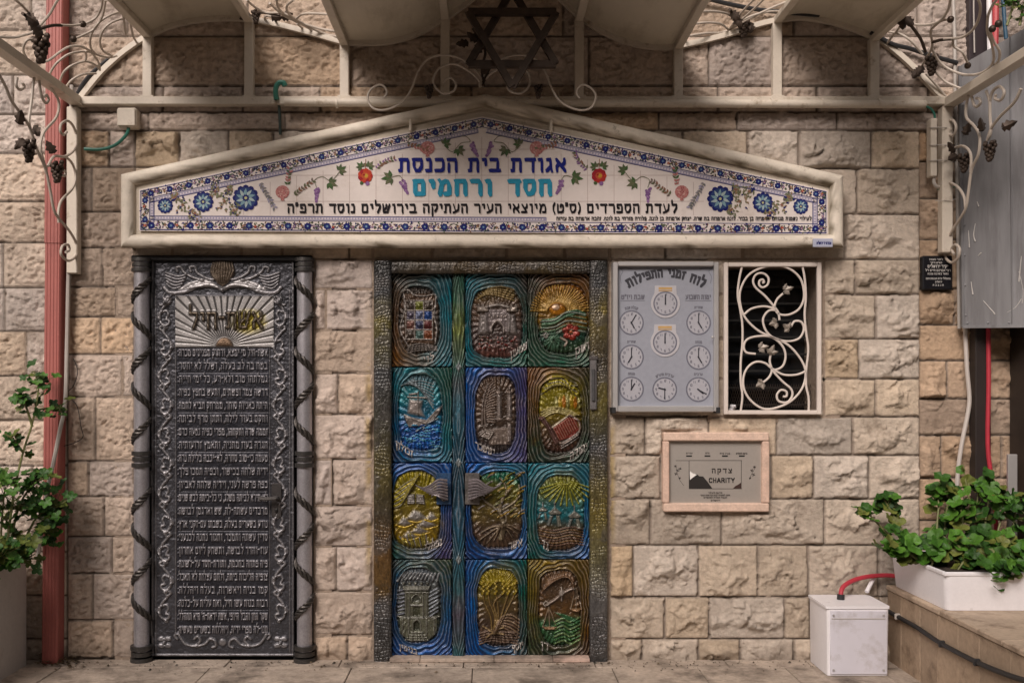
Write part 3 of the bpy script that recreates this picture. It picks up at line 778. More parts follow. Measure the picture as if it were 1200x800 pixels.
m = MB(); m.prism(ins, PD-.011, PD-.004, (.64, .57, .47)); mk('fillet', m, M_STONEFRAME, ped)
m = MB(); m.prism(tile, PD+.0045, PD+.012, (.80, .73, .70)); panel = mk('tile_panel', m, M_TILE, ped)
DT = PD+.0125
def inside_tile(u): return 222+(u-163)*(136.5-222)/(402) if u < 565 else 136.5+(u-565)*(223-136.5)/405
gr = MB(); gc = (.52, .42, .40)
u = 564.6-31*12
while u < 965:
    if u > 285 and u < 842:
        gr.sheet([(u-.28, inside_tile(u)+24), (u+.28, inside_tile(u)+24), (u+.28, 252), (u-.28, 252)], DT, gc)
    u += 31
for v in (175, 205.5, 236):
    e = max(0, (v-20-136.5)/(222-136.5)*402)
    gr.sheet([(565-e*.98-30*0, v-.28), (565+e*.98, v-.28), (565+e*.98, v+.28), (565-e*.98, v+.28)] if v < 230 else [(305, v-.28), (825, v-.28), (825, v+.28), (305, v+.28)], DT+.0002, gc)
mk('grout', gr, M_TILE, panel)
NAVY = (.018, .022, .14); MIDB = (.035, .065, .19); SKYB = (.18, .30, .45); LIL = (.36, .34, .46); OLV = (.14, .15, .085); GRN = (.07, .13, .05)
RED = (.42, .035, .03); PNK = (.48, .20, .19); PUR = (.26, .14, .32); BRN = (.26, .13, .09); TEAL = (.03, .24, .38); BLK = (.018, .016, .02)
class Pen:
    """flat glaze shapes lying on the tiles"""
    def __init__(s, d): s.m = MB(); s.d = d; s.k = 0
    def up(s): s.k = (s.k+1) % 420; return s.d + 2.2e-6*s.k
    def disc(s, u, v, r_, col, n=9, ry=None, ph=0):
        ry = ry or r_; s.m.sheet([(u+r_*math.cos(ph+6.283*i/n), v+ry*math.sin(ph+6.283*i/n)) for i in range(n)], s.up(), col)
    def leaf(s, u, v, an, L, w_, col):
        c, sn = math.cos(an), math.sin(an)
        s.m.sheet([(u+c*L*t-sn*w_*b*.5, v+sn*L*t+c*w_*b*.5) for t, b in ((0, 0), (.3, 1), (.6, .8), (1, 0), (.6, -.8), (.3, -1))], s.up(), col)
    def line(s, pts, w_, col, sub=4):
        p = catmull([Vector((a, b, 0)) for a, b in pts], sub) if len(pts) > 2 else [Vector((a, b, 0)) for a, b in pts]
        for a, b in zip(p[:-1], p[1:]):
            t = (b-a); 
            if t.length < 1e-6: continue
            t.normalize(); n = Vector((-t.y, t.x, 0))*w_*.5; b2 = b+t*w_*.15
            s.m.sheet([((a+n).x, (a+n).y), ((b2+n).x, (b2+n).y), ((b2-n).x, (b2-n).y), ((a-n).x, (a-n).y)], s.up(), col)
    def star(s, u, v, r0, r1, n, col, ph=0):
        s.m.sheet([(u+(r1 if i % 2 else r0)*math.cos(ph+math.pi*i/n), v+(r1 if i % 2 else r0)*math.sin(ph+math.pi*i/n)) for i in range(2*n)], s.up(), col)
# --- floral border
bd = Pen(DT+.0004); r = random.Random(9)
def band(p0, p1, w_, inward):
    """one straight run of the border; inward = unit normal pointing into the panel"""
    L = math.hypot(p1[0]-p0[0], p1[1]-p0[1]); t = ((p1[0]-p0[0])/L, (p1[1]-p0[1])/L)
    at = lambda s_, q: (p0[0]+t[0]*s_+inward[0]*q, p0[1]+t[1]*s_+inward[1]*q)
    bd.line([at(0, .6), at(L, .6)], 1.0, NAVY); bd.line([at(0, w_), at(L, w_)], .8, NAVY)
    n = max(1, round(L/23.)); st = L/n; an = math.atan2(t[1], t[0])
    for i in range(n):
        bd.k = 0; c = (i+.5)*st
        for k in range(46):
            a = c+r.uniform(-.5, .5)*st; q = r.uniform(1.6, w_-1.6); p = at(a, q)
            bd.leaf(p[0], p[1], an+r.uniform(-2.4, 2.4), r.uniform(2.4, 4.0), 1.7, r.choice([(.09,.10,.06), (.05,.09,.05), NAVY, OLV, (.10,.10,.13), (.05,.05,.09), (.17,.09,.07), (.14,.09,.18)]))
        for o, cl in ((-.30, BRN), (.30, RED if r.random() < .35 else PUR)):
            p = at(c+o*st, w_*.5+r.uniform(-1.4, 1.4)); bd.star(p[0], p[1], 1.0, 2.4, 5, cl, r.random())
            bd.disc(p[0], p[1], .7, (.5, .36, .2), 6)
        p = at(c, w_*.52)
        for k in range(7): bd.disc(p[0]+2.4*math.cos(k*.8976), p[1]+2.4*math.sin(k*.8976), 1.4, NAVY, 7)
        bd.disc(p[0], p[1], 2.2, MIDB if r.random() < .4 else NAVY, 9); bd.disc(p[0], p[1], .9, SKYB, 7)
    # inner chain
    bd.k = 0
    bd.line([at(8, w_+3), at(L-8, w_+3)], 4.2, LIL)
    k = 8
    while k < L-8:
        p = at(k, w_+3); bd.disc(p[0], p[1], 1.15, (.66, .60, .64), 6); k += 3.4
    bd.line([at(8, w_+5.6), at(L-8, w_+5.6)], .8, NAVY)
A, B, Cc, Dd, E = [(164.5,269),(164.5,223.5),(565,138.2),(968.5,224.3),(968.5,273)]
def nrm(p, q):
    L = math.hypot(q[0]-p[0], q[1]-p[1]); return (-(q[1]-p[1])/L, (q[0]-p[0])/L)
band(B, Cc, 10.5, nrm(B, Cc)); band(Cc, Dd, 10.5, nrm(Cc, Dd)); band((164.5,223.5), (164.5,268.5), 10.5, (1, 0)); band((968.5,273), (968.5,224.5), 10.5, (-1, 0))
bd.line([A, E], 1.2, NAVY)
bd.line([(176,258.0),(958,262.3)], .8, NAVY)
n = 35
for i in range(n):
    bd.k = 0; f = (i+.5)/n; u = 166+f*801; v = 264.0+f*4.2
    for k in range(46):
        bd.leaf(u+r.uniform(-11, 11), v+r.uniform(-4, 4), r.uniform(0, 6.28), r.uniform(2.4, 4), 1.7, r.choice([(.09,.10,.06), (.05,.09,.05), NAVY, OLV, (.10,.10,.13), (.05,.05,.09), (.17,.09,.07), (.14,.09,.18)]))
    for o, cl in ((-7, BRN), (7, RED if r.random() < .3 else PUR)): bd.star(u+o, v+r.uniform(-1, 1), 1, 2.3, 5, cl, r.random()); bd.disc(u+o, v, .7, (.5, .36, .2), 6)
    for k in range(7): bd.disc(u+2.6*math.cos(k*.8976), v+2.6*math.sin(k*.8976), 1.7, NAVY, 7)
    bd.disc(u, v, 2.5, MIDB if i % 2 else NAVY, 9); bd.disc(u, v, 1.1, SKYB, 7)
bd.k = 0; bd.line([(176,255.2),(640,257.2)], 4, LIL)
for k in range(136): bd.disc(177+k*3.4, 255.2+k*3.4/464*2, 1.15, (.66, .60, .64), 6)
bd.line([(176,253),(640,254.8)], .7, NAVY)
mk('floral_border', bd.m, M_INK, panel)
# --- painted flowers
fl = Pen(DT+.0024)
def medallion(u, v, R_):
    fl.k = 0
    for k in range(12): fl.disc(u+R_*.84*math.cos(k*.5236), v+R_*.84*math.sin(k*.5236), R_*.26, NAVY, 8)
    fl.disc(u, v, R_*.86, MIDB, 18)
    for k in range(10):
        a = k*.628; fl.leaf(u+R_*.22*math.cos(a), v+R_*.22*math.sin(a), a+.45, R_*.62, R_*.26, (.22, .36, .42) if k % 2 else (.40, .50, .50))
    fl.disc(u, v, R_*.27, NAVY, 10); fl.disc(u, v, R_*.13, (.5, .5, .25), 7)
def spray(u, v, an, L, n, cols, w_=2.2, curve=.0):
    for i in range(n):
        t = i/(n-1); a = an+curve*(t-.5); x = u+L*t*math.cos(a); y = v+L*t*math.sin(a)
        for s_ in (-1, 1): fl.leaf(x, y, a+s_*r.uniform(.6, 1.2), r.uniform(3.4, 5.6), w_*1.15, r.choice(cols))
    fl.line([(u, v), (u+L*math.cos(an), v+L*math.sin(an))], .5, OLV)
def bunch(u, v, s_, an):
    for k in range(20):
        t = k/19; q = r.uniform(-1, 1)*(1-t)*s_*.45; fl.disc(u+math.cos(an)*t*s_*1.7-math.sin(an)*q, v+math.sin(an)*t*s_*1.9+math.cos(an)*q, s_*.21, r.choice([PUR, (.34, .2, .4), (.2, .1, .26)]), 7)
def vleaf(u, v, s_, an):
    for k in (-1.5, -.75, 0, .75, 1.5): fl.leaf(u, v, an+k, 1.2*s_*(1-.16*abs(k)), s_*.5, r.choice([GRN, (.09, .12, .06), OLV]))
def pomegranate(u, v, R_):
    fl.k = 0
    fl.disc(u, v, R_, PNK, 14, R_*.95)
    for k in range(34):
        a = r.uniform(0, 6.28); q = R_*.85*math.sqrt(r.random()); fl.disc(u+q*math.cos(a), v+q*math.sin(a), .75, r.choice([(.30, .08, .09), (.6, .4, .36)]), 5)
    for k in (-.5, 0, .5): fl.leaf(u, v+R_*.8, 1.57+k, R_*.55, R_*.25, PNK)
def rose(u, v, s_):
    fl.k = 0
    for k in range(9): fl.disc(u+s_*.62*math.cos(k*.7), v+s_*.62*math.sin(k*.7), s_*.42, r.choice([RED, (.5, .06, .03), (.33, .02, .03)]), 9)
    fl.disc(u, v, s_*.5, (.5, .10, .04), 10); fl.disc(u+1, v, s_*.28, (.55, .34, .05), 8); fl.disc(u-1.5, v-1, s_*.16, (.30, .02, .02), 7)
    fl.disc(u+s_*.3, v+s_*1.05, s_*.3, PUR, 8); fl.disc(u-s_*.5, v+s_*1.0, s_*.25, GRN, 8)
    vleaf(u-4, v-s_-1.5, 7, -2.4); vleaf(u+4, v-s_-2, 7, -.9); fl.line([(u, v-s_), (u+.6, v-s_-11)], .8, BRN)
for sg in (-1, 1):
    X = lambda u: u if sg < 0 else 1130-u
    for u, v, R_ in ((288, 232, 14.2), (238, 236.5, 11.2), (193.5, 241, 8.4)): medallion(X(u)+(2 if sg > 0 else 0), v+(1 if sg > 0 else 0), R_)
    for cu, cv, e in ((263, 236, 13), (214, 240, 11), (252, 224, 8), (228, 250, 8), (205, 231, 6), (274, 246, 8), (268, 222, 6)):
        for k in range(30):
            fl.leaf(X(cu+r.uniform(-.75, .75)*e), cv+r.uniform(-.8, .8)*e, r.uniform(0, 6.28), r.uniform(3, 5), 2, r.choice([OLV, (.22, .2, .12), (.2, .22, .14), NAVY, (.3, .2, .12)]))
        fl.star(X(cu), cv, 1, 3, 5, BRN)
    g = -1 if sg < 0 else 1
    aa = lambda a: a if sg < 0 else math.pi-a
    spray(X(305), 215, aa(1.05), 32, 11, [(.3, .28, .3), (.2, .2, .22), LIL]); pomegranate(X(331), 225, 8.2); spray(X(337), 216, aa(-1.45), 18, 6, [GRN, OLV, PNK])
    spray(X(345), 228, aa(-.65), 26, 8, [OLV, (.2, .16, .14), BRN]); bunch(X(371), 221, 8, aa(1.6)); vleaf(X(386), 214, 9, aa(.4)); vleaf(X(398), 200, 8, aa(-.6)); fl.line([(X(371), 220), (X(369), 211), (X(378), 207), (X(388), 212), (X(398), 201)], .7, OLV)
    rose(X(428), 206, 8.6); spray(X(442), 197, aa(-.7), 22, 8, [BRN, OLV, PUR], 2, .5)
    vleaf(X(458), 208, 10, aa(3.0)); bunch(X(471), 212, 8.5, aa(1.1)); fl.line([(X(458), 208), (X(468), 206), (X(472), 211)], .7, OLV)
    spray(X(478), 169, aa(.25), 22, 7, [OLV, PNK, BRN], 2.4); pomegranate(X(501), 173.5, 8.4); vleaf(X(521), 169, 8, aa(-.7)); vleaf(X(537), 175, 8.5, aa(.9)); bunch(X(552), 169, 8.5, aa(1.0)); fl.line([(X(520), 170), (X(530), 178), (X(540), 168), (X(551), 166), (X(546), 160), (X(540), 160)], .7, OLV)
mk('flower_painting', fl.m, M_INK, panel)
# --- words
m = MB(); write(m, 'אגודת בית הכנסת', 467, 664, 185.5, 201.5, DT+.0040, (.078, .118), (.012, .02, .22), space=.62); mk('lettering', m, M_INK, panel)
m = MB(); write(m, 'חסד ורחמים', 484, 647, 210.5, 229, DT+.0040, (.088, .115), (.03, .30, .47), gap=.2, space=.9, skew=.06); mk('lettering', m, M_INK, panel)
m = MB(); write(m, 'לעדת הספרדים (ס״ט) מיוצאי העיר העתיקה בירושלים נוסד תרפ״ה', 336.5, 794, 238.8, 249.6, DT+.0040, (.07, .105), BLK, space=.55); mk('lettering', m, M_INK, panel)
m = MB(); write(m, 'לעילוי נשמות מנורנו ארמוזה בן בכור. לונה ארמוזה בת שרה. יצחק ארמוזה בן לונה. פלורה מזרחי בת לונה. זהבה ארמוזה בת עזיזה', 652, 951, 254.2, 258.2, DT+.0040, (.085, .12), BLK, space=.6); mk('lettering', m, M_INK, panel)
m = MB(); m.pbox(953, 279.5, 976, 289.5, PD+.045, PD+.058, .002, (.42, .44, .56)); sg_ = mk('maker_tile', m, M_TILE, ped)
m = MB(); write(m, 'עבודת יד ירושלים', 957, 974, 283.5, 286.5, PD+.0585, (.08, .12), NAVY); mk('lettering', m, M_INK, sg_)
for u, v in ((481, 148), (646, 149)): m = MB(); m.pbox(u-1.6, v-9, u+1.6, v+6, PD+.0, PD+.035, .004, CREAM); mk('mortar_clip', m, M_STONEFRAME, ped)

# ---------------------------------------------------------------- left door: pewter relief with the poem
LT = (.245, .24, .255); DK = (.056, .057, .067); MD = (.15, .147, .158)
dl = thing('metal_relief_door', P(261, 771, 0), 'dark pewter relief door with a long Hebrew poem under a sunburst, between rope columns', 'door')
R = Relief(177.5, 303, 344.5, 768.5, .5, 0., DK)
R.C *= (.65+.8*vnoise(R.U, R.V, 22, 5, 4))[..., None]; R.H += 1.1*(vnoise(R.U, R.V, 7, 6, 3)-.5) + .7*(vnoise(R.U, R.V, 2.4, 8, 2)-.5)
for p in ([(178.5,304),(178.5,768)], [(343.5,304),(343.5,768)], [(178,767),(344,767)]): R.line(p, 1.4, 1.2, MD)
def both(f):
    f(lambda u: u); f(lambda u: 522-u)
def brd(X):
    R.line([(X(206), 345), (X(206), 742)], .8, .9, MD); R.line([(X(182.5), 340), (X(182.5), 765)], .7, .6, MD)
    v = 352; flip = 1; k = 0
    while v < 728:
        f = lambda pts: [(X(194+flip*a), v+b) for a, b in pts]
        R.line(f([(4,1),(6.5,-2),(3.5,-4.2),(.5,-1.5),(2,3),(-3,9),(-6.5,17),(-5.5,25),(-1,29),(4,27.5),(4.5,23.5),(1,22.5)]), 1.8, 2.4, LT, ca=.9)
        R.line(f([(-4,14),(1,12),(3.5,16),(1.5,20)]), 1.5, 1.6, LT, ca=.8); R.line(f([(-6,22),(-9,20),(-8,15)]), 1.3, 1.4, LT, ca=.8)
        R.ell(X(194+flip*1), v+31.5, 2.6, 2.2, 1.8, LT)
        v += 34.4; flip = -flip if (k % 1 == 0) else flip; k += 1
    for a in range(4):
        an = math.pi/4+a*math.pi/2
        for c in ((193, 752),): R.ell(X(c[0])+5.5*math.cos(an), c[1]+5.5*math.sin(an), 4.4, 3.2, 1.9, LT, ca=.8); R.ell(X(c[0]), c[1], 2, 2, 1.2, LT)
    for a, L in ((-.7, 9), (.2, 7), (-1.7, 8), (2.6, 8)):
        R.line([(X(194), 355), (X(194+L*.6*math.cos(a)-1), 355+L*.6*math.sin(a)), (X(194+L*math.cos(a)), 352+L*math.sin(a))], 2.2, 2, LT, taper=(1, .3), ca=.85)
    # base scrolls
    R.line([(X(208), 748), (X(205), 744), (X(209), 742), (X(212), 747), (X(218), 754), (X(228), 756), (X(235), 750), (X(232), 745), (X(228), 748)], 1.7, 2.2, LT, ca=.85)
    R.line([(X(230), 757), (X(240), 754), (X(246), 748), (X(252), 750), (X(253), 756), (X(249), 758)], 1.7, 2.2, LT, ca=.85)
    # winged top
    R.line([(X(261), 340), (X(248), 334), (X(232), 336), (X(216), 342), (X(200), 343), (X(193), 337)], 2.6, 2.6, LT, ca=1)
    for i in range(5): R.line([(X(196-i*.4), 333-3.4*i), (X(203+1.5*i), 338-3.6*i), (X(212+1.8*i), 336-3.6*i)], 1.3, 1.9, LT, ca=.95)
    R.line([(X(208), 318), (X(207), 314), (X(212), 313), (X(216), 319), (X(226), 325), (X(238), 328)], 1.7, 2.2, LT); R.line([(X(224), 318), (X(223), 313), (X(229), 313), (X(231), 319), (X(240), 325), (X(250), 328)], 1.7, 2.2, LT)
    R.poly([(X(206), 341), (X(220), 331), (X(238), 326), (X(252), 331), (X(261), 339), (X(240), 337)], 1.6, (.40, .39, .40), ca=.9)
both(brd)
R.ell(261, 752, 5, 4.4, 2, LT, ca=.8)
CRB = (.10, .075, .055)
R.ell(261, 318, 15, 14, 2.4, CRB); R.poly([(247,318),(275,318),(268,332),(261,337),(254,332)], 1.6, CRB)
for i in range(-4, 5): R.line([(261+i*2.2, 331-abs(i)), (261+i*3.3, 318), (261+i*2.6, 306)], .9, 1.3, (.16, .125, .095))
VERSES = ['אשת-חיל מי ימצא, ורחוק מפנינים מכרה:', 'בטח בה לב בעלה, ושלל לא יחסר:', 'גמלתהו טוב ולא-רע, כל ימי חייה:', 'דרשה צמר ופשתים, ותעש בחפץ כפיה:', 'היתה כאניות סוחר, ממרחק תביא לחמה:', 'ותקם בעוד לילה, ותתן טרף לביתה:', 'זממה שדה ותקחהו, מפרי כפיה נטעה כרם:', 'חגרה בעוז מתניה, ותאמץ זרועותיה:', 'טעמה כי-טוב סחרה, לא-יכבה בלילה נרה:', 'ידיה שלחה בכישור, וכפיה תמכו פלך:', 'כפה פרשה לעני, וידיה שלחה לאביון:', 'לא-תירא לביתה משלג, כי כל-ביתה לבש שנים:', 'מרבדים עשתה-לה, שש וארגמן לבושה:', 'נודע בשערים בעלה, בשבתו עם-זקני ארץ:', 'סדין עשתה ותמכר, וחגור נתנה לכנעני:', 'עוז-והדר לבושה, ותשחק ליום אחרון:', 'פיה פתחה בחכמה, ותורת-חסד על-לשונה:', 'צופיה הליכות ביתה, ולחם עצלות לא תאכל:', 'קמו בניה ויאשרוה, בעלה ויהללה:', 'רבות בנות עשו חיל, ואת עלית על-כלנה:', 'שקר החן והבל היופי, אשה יראת-ה׳ היא תתהלל:', 'תנו-לה מפרי ידיה, ויהללוה בשערים מעשיה:']
fz = R.win(207, 408, 316, 742); R.C[fz] *= np.array((.50, .51, .56)); R.H[fz] *= .55
for i, t_ in enumerate(VERSES):
    v = 409+i*15.42; R.text(t_, 208.5, 314, v, v+8.6, .76, 1.9, (.29, .285, .31), gap=.16)
    R.line([(209, v+12.2), (314, v+12.2)], .45, -.5, (.03, .03, .035)) if i % 3 == 1 else None
# the sunburst plate
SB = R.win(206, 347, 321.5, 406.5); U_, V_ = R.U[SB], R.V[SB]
an = np.arctan2(405-V_, U_-263.5); rr = np.hypot(U_-263.5, V_-405)
gro = np.abs(((an/math.pi*22) % 1)-.5)*2
groove = sstep(.10, .42, gro*np.clip(rr/28, .25, 1.2))
R.H[SB] = 1.0 + 1.1*groove; cc = (.06+.30*groove)*(.8+.4*vnoise(U_, V_, 12, 9, 3)); R.C[SB] = cc[..., None]*np.array((1, .97, .97))
yel = np.clip(1-np.hypot((U_-292)/24, (V_-377)/17), 0, 1)[..., None]*1.9*np.clip(.5+vnoise(U_, V_, 6, 3, 3), 0, 1)[..., None]; yel = np.clip(yel, 0, .85)  # reflected yellow glow around the right letters, painted into the plate colour
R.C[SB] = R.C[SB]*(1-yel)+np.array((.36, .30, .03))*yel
R.text('אשת-חיל', 222, 309, 365, 385.5, 2.7, 2.9, (.045, .038, .032), gap=.08); R.text('אשת-חיל', 222.8, 309.8, 365.4, 385.8, 1.2, .8, (.12, .095, .07), gap=.08, add=True)
R.poly([(263.5+11*math.cos(a*math.pi/12), 406.5-12*math.sin(a*math.pi/12)) for a in range(13)], 2.6, (.20, .135, .09), bev=3)
for p in ([(205.5,346.5),(322,346.5)], [(205.5,406.8),(322,406.8)]): R.line(p, .7, 1.0, MD)
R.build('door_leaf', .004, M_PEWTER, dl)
m = MB(); m.pbox(318, 566, 330, 606, .004, .016, .004, (.07, .065, .065)); m.ball(P(324, 598, .016), .012, 8, 5, (.02, .02, .02), (.7, .5, 1.3)); hp = mk('handle_plate', m, M_PEWTER, dl, True)
m = MB(); m.tube([P(324, 583, .016), P(324, 583, .055), P(321, 583.5, .06), P(312, 584, .06), P(304, 583.5, .058)], .011, 8, 4, (.12, .115, .115)); mk('lever_handle', m, M_PEWTER, hp, True)
for v in (352, 560, 735): m = MB(); m.tube([P(177.6, v-9, .012), P(177.6, v+9, .012)], .010, 8, 1, (.08, .08, .085)); mk('hinge', m, M_PEWTER, dl, True)
m = MB(); a = P(156, 306); b = P(367, 300); m.box(a.x, b.x, -.03, .02, a.z-.0, b.z, .004, (.03, .03, .033)); mk('lintel', m, M_PEWTER, dl)
m = MB(); a = P(160, 777); b = P(364, 301); m.box(a.x, b.x, .05, .09, a.z, b.z, 0, (.03, .03, .033)); mk('jamb_backing', m, M_PEWTER, dl)
def rope_column(u, sg, label):
    R_ = .043; d = .035; top, bot = P(u, 303, d).z, .0
    cx = P(u, 500, d).x
    t = thing('rope_column', (cx, -d, 0), label, 'column', 'rope columns of the metal door')
    m = MB(); m.tube([(cx, -d, .03), (cx, -d, top)], R_*.93, 24, 1, (.38, .37, .40)); mk('shaft', m, M_PEWTER, t, True)
    m = MB(); nz = 12; zs = [top-.10-i*.186 for i in range(12)]
    for i in range(11):                                                 # braided garlands crossing the shaft to and fro
        zc = zs[i]
        if zc-.13 < .09 or abs(zc-.065-P(u, 537).z) < .075: continue
        pts = []; N_ = 22
        for k in range(N_+1):
            f = k/N_; ph = (-1 if i % 2 else 1)*sg*math.radians(100)*(1-2*f)
            pts.append(Vector((cx+R_*1.04*math.sin(ph), -(d+R_*1.04*math.cos(ph)), zc-.135*f)))
        for s_ in range(3):
            q = []; L = 0
            for k, p_ in enumerate(pts):
                if k: L += (p_-pts[k-1]).length
                a = L/.014+s_*2.094; e = .45+.55*math.sin(math.pi*k/N_)
                tg = (pts[min(k+1, N_)]-pts[max(k-1, 0)]).normalized(); rad = Vector((p_.x-cx, p_.y+d, 0)).normalized(); sd = tg.cross(rad)
                q.append(p_+rad*(.005*math.cos(a)*e)+sd*(.0125*math.sin(a)*e))
            m.tube(q, .0078, 6, 2, (.060, .054, .050))
    mk('rope', m, M_PEWTER, t, True)
    for z0, z1, e in ((top-.07, top, 1.22), (P(u, 546).z, P(u, 528).z, 1.2), (.0, .085, 1.35)):
        m = MB(); hgt = z1-z0
        for f, w_ in ((.12, 1.0), (.5, .93), (.88, 1.0)):
            m.tube([(cx, -d, z0+hgt*(f-.13)), (cx, -d, z0+hgt*(f+.13))], R_*e*w_, 20, 1, (.065, .062, .060))
        mk('ring', m, M_PEWTER, t, True)
rope_column(166, 1, 'left one of the two metal columns wound with rope beside the poem door')
rope_column(357, -1, 'metal column wound with rope between the poem door and the stone pier')

# ---------------------------------------------------------------- painted double door with twelve reliefs
dd = thing('painted_double_door', P(576, 771, 0), 'double door of twelve brightly painted metal reliefs in blue, green and yellow', 'door')
SIL = (.30, .275, .27)
def lerp3(a, b, t): return np.array(a)*(1-t[..., None])+np.array(b)*t[..., None]
def panel_relief(u0, v0, u1, v1, ov, cor, inn, motif, word, wpos, seed):
    R = Relief(u0+.3, v0+.3, u1-.3, v1-.3, .45)
    U, V = R.U, R.V; cx, cy = (ov[0]+ov[2])/2, (ov[1]+ov[3])/2; rx, ry = (ov[2]-ov[0])/2, (ov[3]-ov[1])/2
    nz = vnoise(U, V, 20, seed, 3); nz2 = vnoise(U, V, 5, seed+1, 2)
    au, av = np.abs(U-cx), np.abs(V-cy); n = 3.0
    q = ((au/rx)**n+(av/ry)**n)**(1/n)*(1+.10*(nz-.5)); dist = (q-1)*min(rx, ry)*1.15
    fu = (U-u0)/(u1-u0)*1.; fv = (V-v0)/(v1-v0); fu = np.clip(fu+.5*(nz-.5), 0, 1); fv = np.clip(fv+.35*(nz2-.5), 0, 1)
    bgc = lerp3(cor[0], cor[1], fu)*(1-fv[..., None])+lerp3(cor[2], cor[3], fu)*fv[..., None]
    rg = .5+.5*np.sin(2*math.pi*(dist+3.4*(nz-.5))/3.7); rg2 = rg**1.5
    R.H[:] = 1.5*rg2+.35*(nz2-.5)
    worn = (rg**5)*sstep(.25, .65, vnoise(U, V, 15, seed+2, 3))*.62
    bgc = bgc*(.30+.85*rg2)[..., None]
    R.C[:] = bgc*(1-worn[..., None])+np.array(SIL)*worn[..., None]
    # bowl and its lively ground
    ins = sstep(.6, -1.0, dist)
    tt = np.clip((V-ov[1])/(ov[3]-ov[1])+.16*(nz-.5), 0, .999)*(len(inn)-1); k = np.floor(tt).astype(int); ff = sstep(.1, .9, tt-k)
    arr = np.array(inn); ic = arr[k]*(1-ff[..., None])+arr[np.minimum(k+1, len(inn)-1)]*ff[..., None]
    an = np.arctan2(V-cy, (U-cx)*ry/rx)
    rad = (.5+.5*np.sin(an*34+9*nz))*sstep(.55, .95, q)
    hh = -2.0+3.2*np.sqrt(np.clip(1-(q*.98)**2.4, 0, 1))+1.5*rad+.9*(nz2-.5)+.8*(vnoise(U, V, 2.2, seed+3, 2)-.5)
    ic = ic*(.34+.42*rad+.5*nz2)[..., None]
    flow = (np.clip(1-dist/9, 0, 1)*.42*sstep(.35, .6, vnoise(U, V, 24, seed+5, 2)))[..., None]; R.C = R.C*(1-flow)+ic*flow  # paint of the oval runs out over the nearest rings
    R.H = R.H*(1-ins)+hh*ins; R.C = R.C*(1-ins[..., None])+ic*ins[..., None]
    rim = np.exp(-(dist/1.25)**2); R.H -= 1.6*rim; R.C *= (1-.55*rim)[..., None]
    motif(R, cx, cy)
    a, b, c, d_ = wpos
    sat = R.C.mean(-1, keepdims=True); R.C = np.clip(sat+(R.C-sat)*1.25, .002, 1)*.62
    R.text(word, a, b, c, d_, .85, 1.7, (.36, .33, .31), warp=lambda x, y: (x, y+(x-(a+b)/2)*wslope.get(word, 0)))
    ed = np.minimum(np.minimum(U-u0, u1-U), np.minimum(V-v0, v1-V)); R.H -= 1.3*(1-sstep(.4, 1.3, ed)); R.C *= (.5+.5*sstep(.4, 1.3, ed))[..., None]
    return R
wslope = {'לוי': -.25, 'שמעון': -.62, 'ראובן': -.5, 'זבולון': .62, 'יששכר': .42, 'יהודה': -.6, 'נפתלי': -.35, 'אשר': -.35, 'גד': .55, 'בנימין': .3, 'יוסף': -.35, 'דן': .3}
TEA = (.010, .21, .28); BLU = (.006, .14, .46); DBL = (.010, .075, .25); GRE = (.02, .135, .085); DGR = (.02, .065, .045); YEL = (.36, .30, .035); ORA = (.28, .12, .025); BRO = (.10, .065, .045); GRY = (.22, .20, .19); PRP = (.10, .085, .20); GLD = (.24, .16, .05); DKB = (.05, .038, .03); CYA = (.05, .22, .26); MAR = (.16, .03, .025)
def m_breast(R, cx, cy):
    R.poly([(473,344),(510,344),(509,404),(474,402)], 1.6, BRO)
    R.line([(474,350),(473,342),(479,340),(486,346),(500,347),(508,345),(511,350),(509,370),(512,385),(510,403)], .9, 1.8, (.42,.39,.37)); R.line([(474,350),(474,366),(469,382),(471,392),(480,408)], .9, 1.8, (.42,.39,.37))
    cl = [[DKB,(.12,.13,.03),DKB],[(.08,.07,.10),(.12,.14,.22),(.02,.06,.2)],[(.14,.07,.06),(.06,.07,.13),(.08,.02,.02)],[DKB,(.07,.12,.11),(.17,.06,.03)]]
    for j in range(4):
        for i in range(3):
            u, v = 476.5+i*10.3, 353+j*11.3; R.poly([(u,v),(u+9.6,v),(u+9.6,v+10.6),(u,v+10.6)], .5, cl[j][i])
            (R.ell(u+4.8, v+5.3, 3, 3, 1.6, None) if (i+j) % 2 else R.poly([(u+2.4,v+2.6),(u+7.2,v+2.6),(u+7.2,v+8),(u+2.4,v+8)], 1.4, tuple(min(1, x*1.5) for x in cl[j][i])))
    for j in range(5): R.line([(475.5,352.5+j*11.3),(507.5,352.5+j*11.3)], .6, 1.2, (.38,.35,.33))
    for i in range(4): R.line([(475.8+i*10.4,352),(475.8+i*10.4,398)], .6, 1.2, (.38,.35,.33))
    for i in range(4): R.line([(478,406+i*2.4),(492,403+i*2.5),(512,406+i*1.5)], .9, 1.3, GRY)
